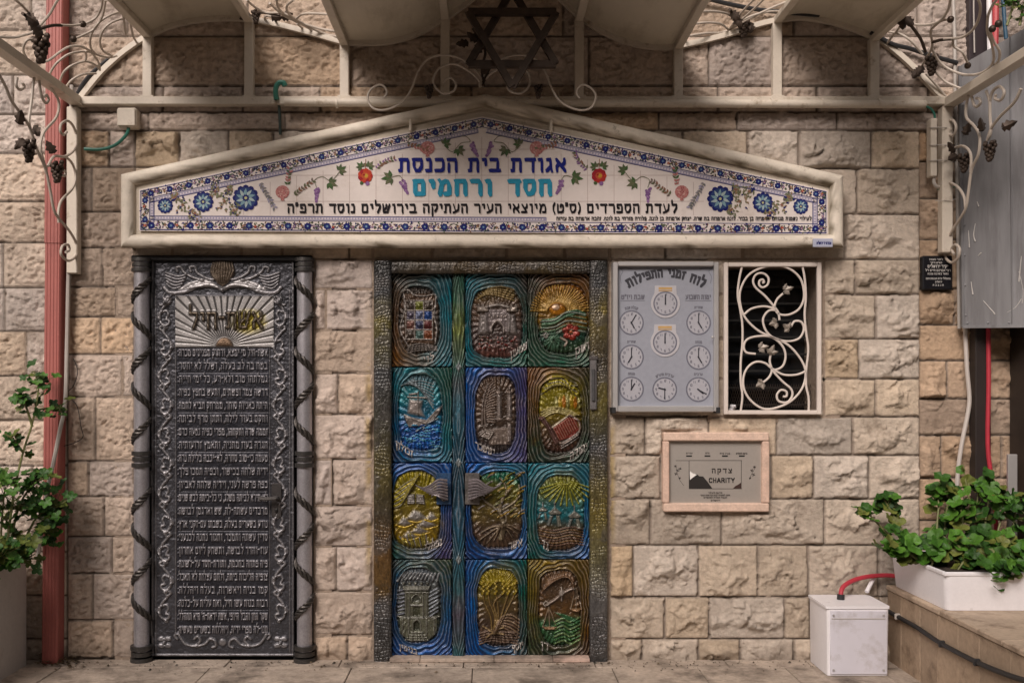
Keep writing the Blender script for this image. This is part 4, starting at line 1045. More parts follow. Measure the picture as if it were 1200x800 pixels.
def m_castle(R, cx, cy):
    for i in range(5): R.line([(560+3*i,350-3*i),(576+3*i,345-2.2*i),(602,352-3*i)], 1.1, 1.4, (.30,.23,.12))
    g = (.22,.19,.19); R.poly([(568,362),(598,362),(598,390),(568,390)], 1.8, g); 
    for X in (lambda u: u, lambda u: 1166-u):
        R.poly([(X(562),367),(X(572),367),(X(574),393),(X(559),393)], 3.2, (.26,.235,.23), bev=3.5); R.poly([(X(559),359),(X(573),359),(X(573),366),(X(559),366)], 3.6, (.33,.29,.26))
        for k in range(3): R.poly([(X(560+5*k),356),(X(562.6+5*k),356),(X(562.6+5*k),360),(X(560+5*k),360)], 2.2, (.35,.31,.28))
    R.line([(570,360),(583,357.5),(596,360)], 1.8, 2, (.34,.31,.29)); 
    for k in range(5): R.ell(574+k*4.6, 371, 1.4, 1.6, 1.2, (.32,.28,.26))
    R.poly([(577,390),(577,383),(583,377),(589,383),(589,390)], -2.5, (.05,.035,.03)); R.line([(576,390),(576,383),(583,375.5),(590,383),(590,390)], .9, 1.5, (.4,.36,.34))
    rr = random.Random(4)
    for k in range(80): R.ell(rr.uniform(561,606), rr.uniform(394,410), rr.uniform(1,2), rr.uniform(.8,1.5), 1.1, rr.choice([MAR,(.25,.15,.14),BRO,(.3,.22,.21)]))
def m_sun(R, cx, cy):
    for k in range(30):
        a = math.pi*(.02+.96*k/29); R.line([(653+12*math.cos(a),365-9*math.sin(a)),(656+34*math.cos(a),366-32*math.sin(a))], 1.0, 1.5, (.40,.26,.09), taper=(.7,1.3))
    R.ell(653, 362, 10, 8, 3, (.42,.19,.05)); R.ell(651, 360, 5, 4, 1.2, (.5,.36,.26))
    R.poly([(634,374),(650,372),(664,364),(676,362),(687,366),(687,372),(676,369),(664,372),(650,381),(634,386)], 1.3, (.07,.15,.09))
    for k in range(5): R.line([(634,377+4*k),(650,375+4*k),(665,366+5*k),(687,369+5*k)], 1.0, 1.5, (.10,.17,.10) if k % 2 else (.26,.30,.26))
    R.ell(648, 400, 9, 11, 2.2, (.04,.10,.06)); 
    for k in range(14): R.line([(648,397),(648+10*math.cos(k*.45),400+12*math.sin(k*.45))], .7, 1.0, (.09,.16,.11))
    for k in range(6):
        a = .3+k*1.047; R.ell(669+6.5*math.cos(a), 389+6.5*math.sin(a), 4.6, 3.6, 2.2, (.26,.045,.035))
    R.ell(669,389,2.4,2.4,1.6,(.36,.12,.06)); R.line([(657,396),(664,400),(662,405)], 1.4, 2, (.45,.38,.33)); R.line([(640,390),(637,393),(640,396),(642,392)], 1, 1.8, (.4,.38,.36))
def m_ship(R, cx, cy):
    for k in range(8): R.line([(470+2*k,452-1.2*k),(490+1.5*k,446+3*k),(508,450+4*k)], .9, 1.2, (.22,.26,.28))
    R.poly([(473,487),(500,491),(512,478),(519,474),(517,482),(508,494),(490,500),(478,501)], 2.6, GRY); R.poly([(479,466),(497,468),(495,478),(500,490),(476,485)], 2.8, (.30,.27,.255), bev=4)
    R.line([(478,465),(500,466)], 1, 2, (.36,.33,.31)); R.line([(490,459),(490,486)], .8, 1.4, GRY); R.line([(474,486),(500,496)], .9, 1.6, (.38,.35,.33)); R.line([(480,462),(488,461)], 1.3, 1.6, GRY)
    R.line([(488,505),(500,497),(513,490)], .8, 1.6, (.36,.42,.46)); R.line([(496,503),(498,499)], .8, 1.4, (.36,.42,.46))
    rr = random.Random(6)
    for k in range(110):
        u, v = rr.uniform(471,514), rr.uniform(498,526); R.line([(u,v),(u+2,v-1),(u+4,v)], .6, .9, rr.choice([(.03,.17,.46),(.02,.11,.36),(.05,.26,.44),(.16,.34,.44)]))
def m_scroll(R, cx, cy):
    g = (.24,.20,.18)
    for k in range(16): R.line([(567+.3*k,455+2.6*k),(574,449+3*k),(580,444+3.4*k)], .7, 1.0, (.17,.125,.10))
    R.line([(565,497),(566,470),(572,450)], .9, 1.5, g); R.line([(569,500),(568,475),(576,450)], .8, 1.3, g)
    for u in (585, 597):
        R.poly([(u-3,461),(u+3,461),(u+3,490),(u-3,490)], 3.4, (.29,.255,.24), bev=3); R.line([(u,456),(u,461)], 1.2, 2.5, g); R.ell(u,491,4,2,2,g); R.ell(u,460,4,1.8,2,g); R.ell(u,454.5,1.6,1.6,2,g)
        for k in range(12): R.line([(u-2.5,463+2.3*k),(u+2.5,462.4+2.3*k)], .5, .6, (.35,.31,.29))
    R.poly([(567,503),(596,500),(598,521),(574,522)], 1.9, (.20,.165,.145)); R.line([(597,498),(597,516)], 2.4, 2.8, (.28,.245,.23)); R.line([(595,517),(598,516),(598,520)], 1, 1.8, g)
    R.poly([(560,510),(569,502),(580,506),(573,516)], 2.2, (.26,.225,.20))
    R.line([(562,510),(569,504),(578,506.5),(573,514),(562,510)], .8, 1.2, (.4,.36,.33), sub=1); R.line([(566,510),(569.5,507),(574,508.5),(572,511.5),(566,510)], .7, 1.0, (.36,.32,.3), sub=1)
def m_harp(R, cx, cy):
    for k in range(8): R.line([(634+2*k,462-3*k),(650+2*k,452-1*k),(676,452+3.5*k)], 1.0, 1.5, (.38,.33,.07) if k % 2 else (.22,.20,.13))
    for k in range(7): R.ell(652+4.4*k, 470+.8*abs(k-3), 2.6, 9-.6*abs(k-3), 2.2, [(.26,.24,.1),(.33,.24,.05),(.38,.16,.03)][k % 3])
    for k in range(4): R.line([(634,482+3*k),(650,477+2*k),(668,481+2*k),(678,486)], 1.1, 1.6, (.30,.26,.12))
    R.poly([(647,501),(667,487),(676,491),(679,503),(672,512),(655,517)], 1.8, (.18,.04,.03))
    for k in range(10): R.line([(648+2.4*k,501-1.6*k),(656+2.3*k,516-1.7*k)], .5, 1.1, (.36,.20,.16))
    R.line([(645,502),(667,486)], 1.1, 2.2, (.42,.37,.3)); R.line([(667,486),(678,493),(679,505),(671,513),(656,519),(645,503),(637,489)], 1.5, 2.4, (.26,.20,.17)); R.line([(634,490),(643,500),(652,518)], 3, 2.6, (.15,.09,.08))
    for k in range(3): R.line([(658,525-3*k),(668,519-3*k),(678,512-3*k)], .8, 1.5, (.36,.33,.31))
def m_mount(R, cx, cy):
    for k in range(9): R.line([(492-1*k,556+1.6*k),(476-.6*k,566+3*k),(462,576+2.4*k)], 1.1, 1.6, (.40,.33,.03) if k % 2 else (.24,.22,.13))
    R.poly([(477,579),(486.6,577.5),(486.6,590),(477,591)], 2, (.22,.205,.19)); R.poly([(487.4,577.5),(497,579),(499,591),(487.4,590)], 2, (.22,.205,.19))
    for k in range(4): R.line([(478,580.5+2.6*k),(497,580.5+2.6*k)], .4, -.5, (.13,.12,.11))
    rr = random.Random(8)
    for u, v, w_, h in ((488,603,14,8),(500,612,13,7),(474,610,10,7),(492,620,12,6),(480,626,11,6),(506,604,8,6)):
        R.poly([(u-w_,v+h*.6),(u-w_*.2,v-h),(u+w_*.4,v-h*.5),(u+w_,v+h*.5),(u,v+h)], 2.2, (.25,.235,.22), bev=4)
        R.line([(u-w_,v+h*.7),(u,v+h*1.1),(u+w_,v+h*.6)], 1, .8, (.40,.28,.03))
    for k in range(16): R.line([(468+2.6*k,628+4*math.sin(k)),(474+2.2*k,640-abs(k-8)*.6)], .8, 1.1, (.32,.28,.09) if k % 3 else (.25,.235,.22))
def m_tree(R, cx, cy):
    br = (.22,.185,.13)
    R.line([(587,630),(590,617),(588,605),(586,595),(590,582),(598,572)], 2.6, 3, br, taper=(1.3,.7)); R.line([(588,603),(580,595),(570,588),(562,580)], 1.8, 2.4, br, taper=(1.2,.6)); R.line([(587,598),(600,590),(609,580),(608,568)], 1.6, 2.4, br, taper=(1.1,.6)); R.line([(594,580),(592,568),(586,560)], 1.3, 2, br)
    for a, L in ((2.5,34),(2.2,30),(2.0,22),(.5,22),(.9,20),(.2,20),(2.8,26),(1.55,18)): R.line([(588,615),(588+L*.5*math.cos(a),613+L*.5*math.sin(a)),(588+L*math.cos(a),617+L*math.sin(a)*.8)], 1.3, 1.9, (.20,.155,.11), taper=(1.2,.4))
    R.line([(586,606),(592,603),(593,610),(589,612)], 1, 1.6, (.33,.28,.22))
    rr = random.Random(3)
    for k in range(46): 
        u, v = rr.uniform(556,610), rr.uniform(556,606); R.line([(u,v),(u+4,v-3),(u+7,v-4)], 1.0, 1.2, rr.choice([(.16,.15,.03),(.10,.10,.03),(.26,.17,.04),GRY]))
def m_tents(R, cx, cy):
    for k in range(13):
        a = math.pi*(.08+.84*k/12); R.line([(664+5*math.cos(a),563+4*math.sin(a)),(664+33*math.cos(a),566+26*math.sin(a))], 1.0, 1.6, (.27,.27,.06), taper=(.6,1.4))
    for u, v, s_ in ((650,600,1.),(673,604,1.),(636,597,.7)):
        R.poly([(u-8*s_,v),(u,v-7*s_),(u+9*s_,v),(u+6*s_,v+3*s_),(u-6*s_,v+3*s_)], 2.4, (.19,.19,.17)); R.poly([(u-6*s_,v+3),(u-1,v+3),(u-6*s_,v+17*s_),(u-10*s_,v+15*s_)], 2.0, (.17,.18,.17)); R.poly([(u+1,v+3),(u+6*s_,v+3),(u+9*s_,v+17*s_),(u+3*s_,v+17*s_)], 2.0, (.20,.20,.17)); R.line([(u,v-7*s_),(u,v-12*s_)], .7, 1.2, GRY)
    for k in range(7): R.line([(632,618+3*k),(650,621+3*k),(668,617+3.2*k),(683,620+3*k)], .9, 1.4, (.17,.10,.05) if k % 2 else (.12,.07,.05))
def m_gate(R, cx, cy):
    g = (.145,.15,.115); lt = (.20,.20,.175)
    for k in range(11): R.line([(466+4.6*k,678+.3*(k-5)**2*.3),(474+4*k,670+.2*k)], 1.4, 1.8, (.26,.27,.28)); R.line([(503,694+4.6*k),(513,689+4.4*k)], 1.3, 1.8, (.22,.24,.27)) if k < 7 else None; R.line([(466,692+4.6*k),(474,690+4.6*k)], 1.2, 1.6, (.16,.17,.2)) if k < 7 else None
    R.poly([(474,688),(503,688),(503,722),(474,722)], 2.2, g); R.poly([(468,722),(513,722),(513,741),(500,752),(480,752),(468,741)], 2.4, g)
    for k in range(5): R.poly([(471+7*k,681),(475+7*k,681),(475+7*k,685),(471+7*k,685)], 2.6, lt)
    R.poly([(471,685),(505,685),(504,691),(472,691)], 3.2, lt); R.line([(474,693),(503,693)], .8, 1.4, lt); R.line([(466,722),(515,722)], 1.2, 1.8, lt)
    for u in (476,500,480,496): R.line([(u,694),(u,721)], .9, 1.5, lt)
    for u in (472,479,500,509): R.line([(u,724),(u,742)], .9, 1.3, lt)
    R.ell(488,700,5,5,-2,(.07,.075,.06)); R.line([(483,704),(483,700),(488,695.5),(493,700),(493,704)], .8, 1.4, lt); R.poly([(484,709),(493,709),(493,721),(484,721)], -1.4, (.07,.075,.05)); R.line([(482,708),(495,708)], 1, 1.6, (.3,.3,.28))
    R.poly([(485,738),(485,729),(488.5,725.5),(492,729),(492,738)], -2.4, (.05,.055,.04)); R.line([(484,738),(484,729),(488.5,724.5),(493,729),(493,738)], .8, 1.4, lt)
    for k in range(4): R.line([(482-2.2*k,740+3*k),(496+2.2*k,740+3*k)], .9, 1.3, lt)
def m_wheat(R, cx, cy):
    for k in range(26):
        a = math.pi*(.1+.8*k/25); R.line([(584+10*math.cos(a),690-12*math.sin(a)*.8),(584+24*math.cos(a),690-24*math.sin(a))], .8, 1.2, (.30,.24,.04), taper=(.6,1.2))
    st = (.24,.17,.08)
    for a, b, c in ((575,568,566),(580,574,572),(584,583,581),(587,592,596),(590,598,604),(582,579,590)):
        R.line([(577+(a-577)*.3,741),(a,722),(b,706),(c,694)], 1.1, 2.0, st, taper=(1,.8))
        for k in range(6): R.ell(c+1.6*(k % 2)-.8, 695-2.8*k, 1.7, 1.9, 1.8, (.33,.25,.06))
    for k in range(6): R.line([(579,738),(588,722+2.5*k),(600,720+4*k),(608,726+4*k)], 1.1, 1.6, (.19,.13,.09) if k % 2 else (.26,.19,.13))
    for k in range(5): R.line([(562,742+3*k),(576,738+3*k),(592,740+3*k),(606,741+3*k)], 1.2, 1.7, (.17,.12,.09))
    R.line([(566,733),(577,739),(590,742)], 1.2, 2, (.3,.22,.13)); R.line([(590,734),(579,739),(570,746)], 1.2, 2, (.3,.22,.13))
def m_scale(R, cx, cy):
    for k in range(8): R.line([(634+1.5*k,694-2.5*k),(648+2.5*k,680-1.4*k),(664+1.2*k,674+1.0*k),(672,684+2*k)], 1.0, 1.5, (.20,.125,.08) if k % 2 else (.27,.19,.14))
    R.line([(640,708),(650,702),(660,694),(672,688)], 1.6, 2.8, (.30,.25,.22)); R.ell(658,694,3.4,4.4,2.4,(.34,.30,.27)); R.line([(658,688),(658,703)], 1, 2, (.36,.32,.29)); R.line([(639,710),(637,707),(640,704),(643,707),(640,708)], .9, 2, (.36,.32,.28))
    for a, b, w_ in ((644,734,10),(675,713,8)):
        t = (a-1,710) if a < 660 else (a,688)
        for x in (-w_*.8,0,w_*.8): R.line([t,(a+x,b)], .6, 1.6, (.36,.29,.22))
        R.poly([(a-w_,b-1),(a+w_,b-1),(a+w_*.5,b+3.4),(a-w_*.5,b+3.4)], 2.8, (.28,.18,.11))
    for k in range(7): R.line([(650,728+4.3*k),(660,724+4.3*k),(668,728+4.3*k),(679,723+4.3*k)], 1.2, 1.6, (.06,.15,.05) if k % 2 else (.15,.22,.10))
    R.poly([(648,716),(660,718),(680,726),(680,732),(660,724)], 1.0, (.04,.12,.05))
PAN = [
 ((459,320,530,430), (468,337,515,414), ((.05,.04,.025),TEA,ORA,TEA), [DKB,BRO,(.09,.08,.075),BRO,(.12,.09,.06)], m_breast, 'לוי', (496,509,417,424)),
 ((545,320,618,430), (552,337,612,420), (TEA,DKB,TEA,GRE), [(.13,.085,.03),(.12,.08,.06),(.10,.075,.07),(.13,.06,.05)], m_castle, 'שמעון', (598,618,406,415)),
 ((618,320,691,430), (630,333,689,414), (DKB,ORA,GRE,GRE), [ORA,(.34,.15,.03),(.22,.13,.03),DGR,(.035,.07,.035)], m_sun, 'ראובן', (674,690,404,413)),
 ((459,430,530,542), (467,440,518,528), (TEA,GRE,DBL,TEA), [(.09,.16,.19),CYA,(.03,.19,.30),(.015,.10,.32),BLU], m_ship, 'זבולון', (464,484,522,530)),
 ((545,430,618,542), (557,440,605,530), (BLU,PRP,BLU,PRP), [BRO,BRO,(.09,.065,.05),(.07,.06,.06)], m_scroll, 'יששכר', (557,580,522,530)),
 ((618,430,691,542), (632,444,682,531), (ORA,(.10,.09,.04),DGR,DGR), [YEL,(.30,.26,.05),(.24,.18,.04),(.11,.07,.04),(.08,.04,.03)], m_harp, 'יהודה', (668,688,524,533)),
 ((459,542,530,655), (460,552,516,643), (BLU,BLU,GRE,PRP), [YEL,(.32,.27,.02),(.26,.20,.05),(.30,.21,.03),(.2,.17,.05)], m_mount, 'נפתלי', (498,518,634,642)),
 ((545,542,618,655), (553,553,612,643), (BLU,TEA,DBL,BLU), [GRE,(.15,.14,.03),(.16,.12,.04),BRO,BRO], m_tree, 'אשר', (596,612,633,642)),
 ((618,542,691,655), (629,557,685,645), (TEA,TEA,GRE,BLU), [(.20,.20,.05),(.14,.18,.07),CYA,(.11,.08,.04),(.09,.055,.035)], m_tents, 'גד', (634,643,633,643)),
 ((459,655,530,768), (465,666,517,753), ((.03,.09,.12),(.10,.15,.08),BLU,BLU), [(.12,.14,.16),(.10,.11,.11),(.07,.08,.06),(.07,.08,.05)], m_gate, 'בנימין', (468,489,757,763)),
 ((545,655,618,768), (559,666,608,756), (BLU,GRE,BLU,DGR), [(.26,.21,.03),(.18,.14,.03),(.14,.095,.045),BRO,(.11,.08,.06)], m_wheat, 'יוסף', (600,613,753,761)),
 ((618,655,691,768), (631,668,680,756), ((.27,.20,.03),GLD,DGR,(.13,.06,.02)), [(.15,.09,.05),(.13,.085,.055),(.16,.09,.04),(.04,.12,.05),(.035,.10,.045)], m_scale, 'דן', (634,643,752,760)),
]
m = MB(); a = P(459, 769); b = P(530, 320); m.box(a.x, b.x, .025, .06, a.z, b.z, 0, DKB); leaf1 = mk('door_leaf', m, M_PAINT, dd)
m = MB(); a = P(545, 769); b = P(691, 320); m.box(a.x, b.x, .025, .06, a.z, b.z, 0, DKB); leaf2 = mk('door_leaf', m, M_PAINT, dd)
for i, (rc, ov, cor, inn, mo, wd, wp) in enumerate(PAN):
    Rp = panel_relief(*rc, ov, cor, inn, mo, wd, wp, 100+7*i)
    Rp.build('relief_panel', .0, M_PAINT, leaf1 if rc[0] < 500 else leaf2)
# astragal between the leaves
R = Relief(530.3, 320, 544.7, 769, .45); U, V = R.U, R.V; nz = vnoise(U, V, 20, 41, 3)
for c in (320, 430, 542, 655, 768):
    pass
ph = np.abs(((V-430)/112+.5) % 1-.5)*2
w_ = np.abs(U-537.5)*(1.0)+6.5*(ph**2)*(np.abs(U-537.5)/7+.2)
rg = .5+.5*np.sin(2*math.pi*(np.abs(U-537.5)*(.5+.75*(1-ph))-(V*.05*0)+6*(1-ph)**3+3*(nz-.5))/3.4)
cv = [(320,(.03,.10,.07)),(350,(.05,.16,.10)),(385,(.20,.24,.05)),(425,(.06,.18,.16)),(445,(.10,.15,.17)),(500,(.03,.16,.24)),(560,(.04,.11,.17)),(620,(.03,.13,.22)),(690,(.05,.16,.19)),(720,(.12,.11,.15)),(768,(.05,.17,.20))]
base = np.stack([np.interp(V+20*(nz-.5), [x[0] for x in cv], [x[1][k] for x in cv]) for k in range(3)], -1)
R.H[:] = 1.4*rg**1.5+2.4; wr = (rg**5*.5*sstep(.3, .65, vnoise(U, V, 15, 43, 3)))[..., None]
R.C = base*(.38+.8*rg[..., None])*(1-wr)+np.array(SIL)*wr
for c in (430, 542, 655): R.poly([(533.5,c),(537.5,c-7),(541.5,c),(537.5,c+7)], 1.5, (.22,.25,.26))
R.C *= .68; R.H -= 2*(1-sstep(.3, 1.6, 7.2-np.abs(U-537.5))); R.C *= (.4+.6*sstep(.3, 1.6, 7.2-np.abs(U-537.5)))[..., None]
R.build('astragal', .004, M_PAINT, leaf1)
# winged door levers
def lever(u0, sg, lf):
    m = MB(); X = lambda u: u0+sg*(u-u0)
    c = (.03, .07, .15) if sg < 0 else (.13, .12, .115)
    m.pbox(X(u0-8.5), 554, X(u0+8.5), 591, .004, .020, .003, c)
    pl_ = mk('lock_plate', m, M_PAINT, lf)
    m = MB(); m.ball(P(u0, 583, .020), .017, 12, 6, (.13, .12, .115), (1, .5, 1.1)); m.ball(P(u0+.3, 583.5, .028), .0085, 10, 6, (.01, .01, .01), (1, .5, 1.5)); mk('keyhole_boss', m, M_PAINT, pl_, True)
    m = MB(); m.tube([P(u0, 568, .018), P(u0, 568, .06)], .012, 10, 1, (.12, .11, .11))
    for k in range(7):
        f = k/6
        pts = [P(u0-sg*4, 563+3.6*k, .060-.004*k), P(u0+sg*(6-k*.4), 562+3.4*k, .068), P(u0+sg*(16-1.5*k), 568.5+2.0*k, .066), P(u0+sg*(25-2.0*k), 571.5+1.3*k, .060), P(u0+sg*(33-3.2*k), 568+2.2*k, .054)]
        m.tube(pts, .0075, 7, 5, (.17, .15, .16), taper=(1., .45))
    mk('wing_lever', m, M_PAINT, pl_, True)
lever(520, -1, leaf1); lever(553.5, 1, leaf2)
# frame of the double door: cracked mosaic relief, splashed with yellow
def mosaic(u0, v0, u1, v1, seed, name, cols, vert=True):
    R = Relief(u0, v0, u1, v1, .45); U, V = R.U, R.V
    wx = U+7*(vnoise(U, V, 13, seed, 3)-.5); wy = V+12*(vnoise(U, V, 22, seed+1, 3)-.5)
    if not vert: wx, wy = wy, wx
    row = np.floor(wy/4.0); off = (row*37.7) % 1.7; cxx = wx/(2.6+2.4*((row*.61803) % 1))+off*1.9
    ex = np.abs(cxx-np.floor(cxx)-.5)*2; ey = np.abs(wy/4.0-row-.5)*2
    hs_ = np.sin(row*12.9898+np.floor(cxx)*78.233)*43758.5453; hs_ = hs_-np.floor(hs_)
    br = np.clip(1-np.maximum(ex**4, ey**5), 0, 1); patch = sstep(.40, .52, vnoise(U, V, 26, seed+2, 3))
    sw = .25+.75*vnoise(U*1.6, V*.7, 3.2, seed+3, 3, .6)
    if vert: sdist = np.minimum(U-u0, u1-U)
    else: sdist = np.minimum(V-v0, v1-V)
    R.H = (1.05*br*(.45+.8*hs_))*patch+(1.5*sw)*(1-patch)+3.4*np.sqrt(np.clip(1-(1-np.clip(sdist/5, 0, 1))**2, 0, 1))
    ax = V if vert else U
    base = np.stack([np.interp(ax+16*(vnoise(U, V, 14, seed+4, 3)-.5), [c[0] for c in cols], [c[1][k] for c in cols]) for k in range(3)], -1)
    gy = sstep(.48, .62, vnoise(U, V, 17, seed+5, 3))[..., None]
    C = base*(1-.55*gy)+np.array((.15, .14, .135))*.55*gy
    R.C = .62*C*(.30+.8*(br*patch+sw*(1-patch)))[..., None]*(.75+.5*hs_*patch+.25*(1-patch))[..., None]
    R.build(name, .03, M_PAINT, dd)
Gm = (.085, .088, .095)
mosaic(438, 306, 459, 775, 200, 'jamb', [(306,(.04,.04,.038)),(345,Gm),(375,(.20,.17,.05)),(440,Gm),(500,(.10,.095,.07)),(560,(.17,.14,.05)),(600,(.11,.09,.06)),(650,(.22,.12,.04)),(690,(.20,.12,.04)),(708,Gm),(775,(.09,.088,.085))])
mosaic(691, 306, 712, 775, 230, 'jamb', [(306,(.05,.05,.045)),(335,Gm),(365,(.24,.19,.05)),(420,(.12,.10,.07)),(470,(.23,.19,.05)),(520,Gm),(600,(.25,.20,.05)),(650,(.2,.18,.09)),(690,(.24,.23,.2)),(705,(.18,.175,.175)),(775,(.08,.08,.082))])
mosaic(459.3, 306, 690.7, 321, 260, 'header', [(459,(.06,.055,.05)),(520,(.12,.085,.04)),(576,(.10,.075,.05)),(640,(.12,.09,.045)),(691,(.06,.055,.05))], False)
m = MB(); a = P(440, 776); b = P(711, 304); m.box(a.x, b.x, .065, .10, a.z, b.z, 0, (.03, .028, .026)); mk('jamb_backing', m, M_PAINT, dd)
mz = MB(); mz.pbox(691.5, 419, 699.5, 480, .05, .068, .005, (.22, .21, .215)); mz.pbox(693.5, 432, 697.5, 470, .068, .078, .004, (.12, .12, .125)); mz.pbox(690.5, 417, 700.5, 421, .05, .074, .002, (.13, .12, .12))
tag(mk('mezuzah_case', mz, M_PEWTER, None), 'slim grey metal mezuzah case fixed to the right jamb of the painted double door', 'mezuzah')
# ---------------------------------------------------------------- prayer-times notice board
nb = thing('notice_board', P(780, 482, .0), 'glazed grey notice board of printed clock faces under an arched Hebrew heading', 'notice board')
BD = .075
m = MB()
m.pbox(718, 307, 724, 482, .0, BD+.012, .004, k=BD); m.pbox(836.5, 307, 842, 482, .0, BD+.012, .004, k=BD)
m.pbox(724.2, 306.5, 836.3, 312, .0, BD+.010, .004, k=BD); m.pbox(724.2, 475.5, 836.3, 482.5, .0, BD+.010, .004, k=BD)
mk('frame', m, M_ALU, nb)
for u in (719, 841): m = MB(); m.pbox(u-2.5, 477, u+2.5, 484, .005, BD+.014, .002, k=BD); mk('corner_cap', m, M_RUBBER, nb)
m = MB(); m.pbox(722, 309, 839, 480, .0, BD-.02, 0, (.275, .29, .34)); poster = mk('poster', m, M_PRINT, nb)
DB = BD-.0195; INK = (.03, .03, .04); GREYI = (.12, .12, .15)
pen = Pen(DB+.0004)
def warp_arc(x, y):
    # heading bent over an arc
    t = (x-780.5)/41.0; return (x*1.0 - (y-326)*t*.50, y + 12.0*t*t)
m = MB(); write(m, 'לוח זמני התפילות', 738, 823, 315.5, 324.5, DB+.0005, (.10, .14), INK, space=.75, warp=warp_arc); mk('lettering', m, M_PRINT, poster)
m = MB(); write(m, 'שבת ויו״ט', 728, 755.5, 345.5, 350.5, DB+.0005, (.09, .13), GREYI); pen.line([(727,352.2),(756,352.2)], .5, GREYI); mk('lettering', m, M_PRINT, poster)
m = MB(); write(m, 'ימות השבוע', 803.5, 833, 345.5, 350.5, DB+.0005, (.09, .13), GREYI); pen.line([(803,352.4),(833.5,352.4)], .5, GREYI); mk('lettering', m, M_PRINT, poster)
for sg in (-1, 1):
    X = lambda u: 780.3+sg*(u-780.3)
    pen.line([(X(728),332),(X(727),324),(X(730),318),(X(727),315),(X(734),314),(X(741),315.5)], .5, GREYI)
def clock(u, v, h, mi, word, arc=False, stuck=False):
    R_ = 14.5 if not stuck else 14.2; d = DB+.0006
    ck = MB()
    if stuck:
        pts = [(u-12.5, v-21), (u+12.5, v-21), (u+13, v-12)]+[(u+17*math.cos(a), v+17*math.sin(a)) for a in [math.radians(q) for q in range(-40, 221, 15)]]+[(u-13, v-12)]
        ck.prism(pts, BD-.021, BD-.0165, (.43, .42, .45), k=DB); d = BD-.0160
    p2 = Pen(d)
    p2.disc(u, v, R_, (.12, .12, .16), 40); p2.disc(u, v, R_*.93, (.22, .225, .265), 40); p2.disc(u, v, R_*.87, (.36, .36, .40), 40)
    for k in range(60):
        a = k*.10472
        if k % 5: p2.line([(u+R_*.89*math.cos(a), v+R_*.89*math.sin(a)), (u+R_*.95*math.cos(a), v+R_*.95*math.sin(a))], .35, (.05, .05, .07))
    for k in range(12):
        a = k*math.pi/6-math.pi/2; x, y = u+R_*.70*math.cos(a), v+R_*.70*math.sin(a)
        n = k if k else 12; w_ = .55
        s_ = str(n)
        for ci, ch in enumerate(s_):
            ox = x+(ci-(len(s_)-1)/2)*1.7
            sg7 = {'0':'abcdef','1':'bc','2':'abged','3':'abgcd','4':'fgbc','5':'afgcd','6':'afgedc','7':'abc','8':'abcdefg','9':'abcdfg'}[ch]
            q = {'a':((-.7,-1.3),(.7,-1.3)),'b':((.7,-1.3),(.7,0)),'c':((.7,0),(.7,1.3)),'d':((-.7,1.3),(.7,1.3)),'e':((-.7,0),(-.7,1.3)),'f':((-.7,-1.3),(-.7,0)),'g':((-.7,0),(.7,0))}
            for z in sg7: a0, b0 = q[z]; p2.line([(ox+a0[0], y+a0[1]), (ox+b0[0], y+b0[1])], .5, (.06, .06, .09))
    if stuck:
        p2.m.sheet([(u-8, v-19), (u+8, v-19), (u+8, v-16.6), (u-8, v-16.6)], p2.up(), (.48, .30, .10)); p2.m.sheet([(u-8, v-15.8), (u+8, v-15.8), (u+8, v-14.4), (u-8, v-14.4)], p2.up(), (.40, .25, .09))
    ck.add(p2.m.v, p2.m.f); ck.c[-len(p2.m.v):] = p2.m.c
    f = mk('clock_face', ck, M_PRINT, poster)
    hm = Pen(p2.d+.0025)
    for a, L, w_ in (((h % 12+mi/60)*math.pi/6-math.pi/2, R_*.52, 1.5), (mi*math.pi/30-math.pi/2, R_*.74, 1.15)):
        c, s_ = math.cos(a), math.sin(a)
        hm.line([(u-c*1.5, v-s_*1.5), (u+c*L, v+s_*L)], w_, (.02, .02, .03))
    hm.disc(u, v, 1.0, (.02, .02, .03), 8)
    pen.m.add(hm.m.v, hm.m.f); pen.m.c[-len(hm.m.v):] = hm.m.c
    if word:
        L = 2.0*len(word)
        wf = (lambda x, y: (x-(y-(v-19))*((x-u)/20), y+((x-u)**2)/38.)) if arc else None
        write(pen.m, word, u-L/2, u+L/2, v-19.2, v-16.4, DB+.0006, (.085, .12), GREYI, warp=wf)
clock(779.8, 355.6, 12, 0, '', stuck=True); clock(779.3, 401, 12, 0, '', stuck=True)
clock(740, 378, 5, 5, 'קבלת שבת', True); clock(740, 418.2, 7, 0, 'שחרית'); clock(740, 455.6, 1, 0, 'מנחה')
clock(818.7, 378, 5, 0, 'שחרית'); clock(818.7, 418.6, 5, 0, 'מנחה'); clock(818.3, 456.2, 4, 20, 'ערבית'); clock(779, 456.2, 9, 30, 'ערבית מוצ״ש', True)
mk('printing', pen.m, M_PRINT, poster)
m = MB(); m.ball(P(835, 395, BD+.012), .007, 8, 5); mk('lock', m, M_ALU, nb, True)

